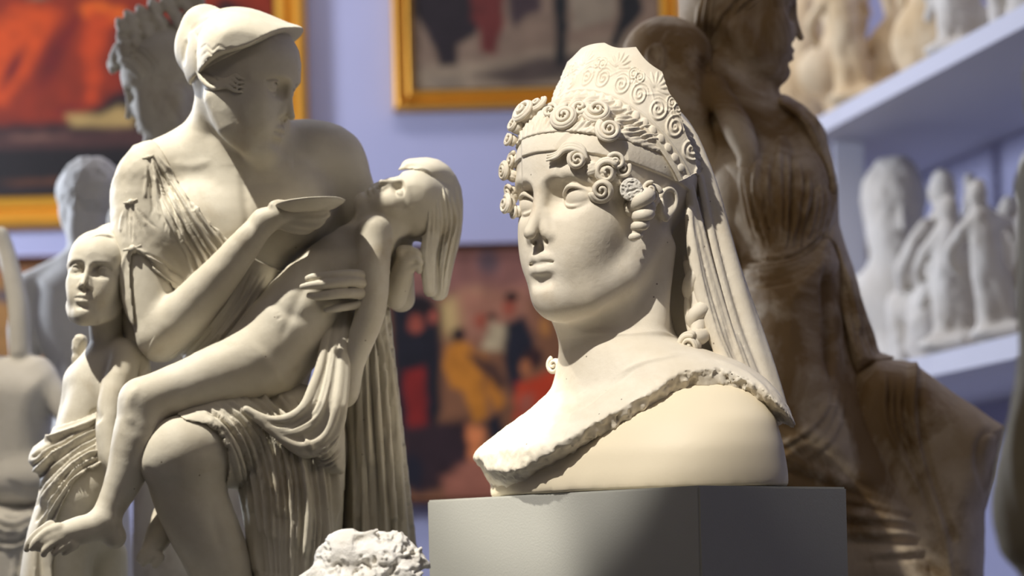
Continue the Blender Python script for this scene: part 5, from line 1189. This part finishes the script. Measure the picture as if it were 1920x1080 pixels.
def make_shelves():
    zu = shelf(1730, 150, 'upper pale shelf board on the right wall, carrying plaster casts', .055)
    zl = shelf(1800, 694, 'lower pale shelf board on the right wall, carrying plaster casts', .06)
    proto = {}
    for k, sd in (('bust', 3), ('group', 5), ('seated', 7), ('standing', 9), ('group2', 12), ('bust2', 15)):
        kk = k.rstrip('2'); m = statuette_ops(kk, sd); me = mesh_np(k, m.V, m.Q, M_SHELFCAST); d = me.data; bpy.data.objects.remove(me); proto[k] = d
    nm = {'bust': 'plaster_bust', 'bust2': 'plaster_bust', 'group': 'figure_group', 'group2': 'figure_group', 'seated': 'seated_statuette', 'standing': 'standing_statuette'}
    # (kind, distance along the room, setback from the edge, size, turn, cream?, shelf, label)
    rows = [('seated', 8.56, .15, 1.25, 10, 1, 'u', 'cream seated statuette at the very end of the upper shelf, against the back wall'),
            ('bust', 8.18, .17, 1.15, 20, 1, 'u', 'cream plaster bust near the far end of the upper shelf'),
            ('group2', 7.78, .15, 1.10, 10, 1, 'u', 'cream figure group on the upper shelf just right of the robed statue'),
            ('seated', 7.40, .16, 1.0, -30, 1, 'u', 'cream seated statuette in the front row, middle of the upper shelf'),
            ('group', 7.05, .15, .95, 0, 0, 'u', 'pale knot of small figures midway along the upper shelf'),
            ('seated', 6.70, .16, .80, 40, 0, 'u', 'pale seated statuette toward the near end of the upper shelf'),
            ('group2', 6.34, .15, .85, 5, 0, 'u', 'pale figure group at the near end of the upper shelf, by the picture edge'),
            ('standing', 7.98, .36, 1.25, 0, 1, 'u', 'tall cream standing figure in the back row of the upper shelf'),
            ('standing', 7.22, .36, 1.2, 25, 0, 'u', 'tall pale standing figure in the back row of the upper shelf'),
            ('standing', 6.86, .36, 1.1, -20, 0, 'u', 'slim pale figure in the back row of the upper shelf, nearest the camera'),
            ('bust2', 8.30, .19, 1.25, -20, 1, 'l', 'cream bust deepest on the lower shelf, half behind the brown robed statue'),
            ('bust', 7.82, .19, 1.40, -35, 0, 'l', 'large round-headed pale bust on the lower shelf'),
            ('seated', 7.42, .17, 1.10, 30, 0, 'l', 'pale seated statuette on the lower shelf, right of the large bust'),
            ('group', 7.08, .15, 1.12, 0, 0, 'l', 'bluish white figure group in the middle of the lower shelf'),
            ('group2', 6.74, .15, 1.05, 5, 0, 'l', 'bluish white figure group second from the near end of the lower shelf'),
            ('seated', 6.38, .17, 1.05, 10, 0, 'l', 'pale seated statuette on the lower shelf at the picture edge'),
            ('standing', 7.28, .37, 1.05, 10, 0, 'l', 'pale standing statuette in the back row of the lower shelf'),
            ('standing', 6.90, .37, 1.0, -30, 0, 'l', 'thin pale standing statuette in the back row, near end of the lower shelf')]
    for k, y, back, sc, turn, cream, sh, lab in rows:
        me = proto[k]
        if cream:
            me = me.copy(); me.materials.clear(); me.materials.append(M_CREAMCAST)
        o = bpy.data.objects.new(nm[k], me); COL.objects.link(o); o.location = (sx(y, back), y, (zu if sh == 'u' else zl) + .001); o.scale = (sc*.82, sc*.82, sc); o.rotation_euler.z = R_(turn) 
        tag(o, lab, 'bust' if 'bust' in k else 'statuette', 'plaster casts on the shelves')
    # upright between the shelves
    y = 8.02; o = hexa('shelf_upright', [(sx(y, .08), y), (sx(y, .17), y), (sx(y, .17), y+.05), (sx(y, .08), y+.05)], zl, zu - .055, M_SHELF)
    recenter(o); tag(o, 'pale upright board standing between the two shelves', 'board')
    log('shelves')
if want('room'): make_shelves()
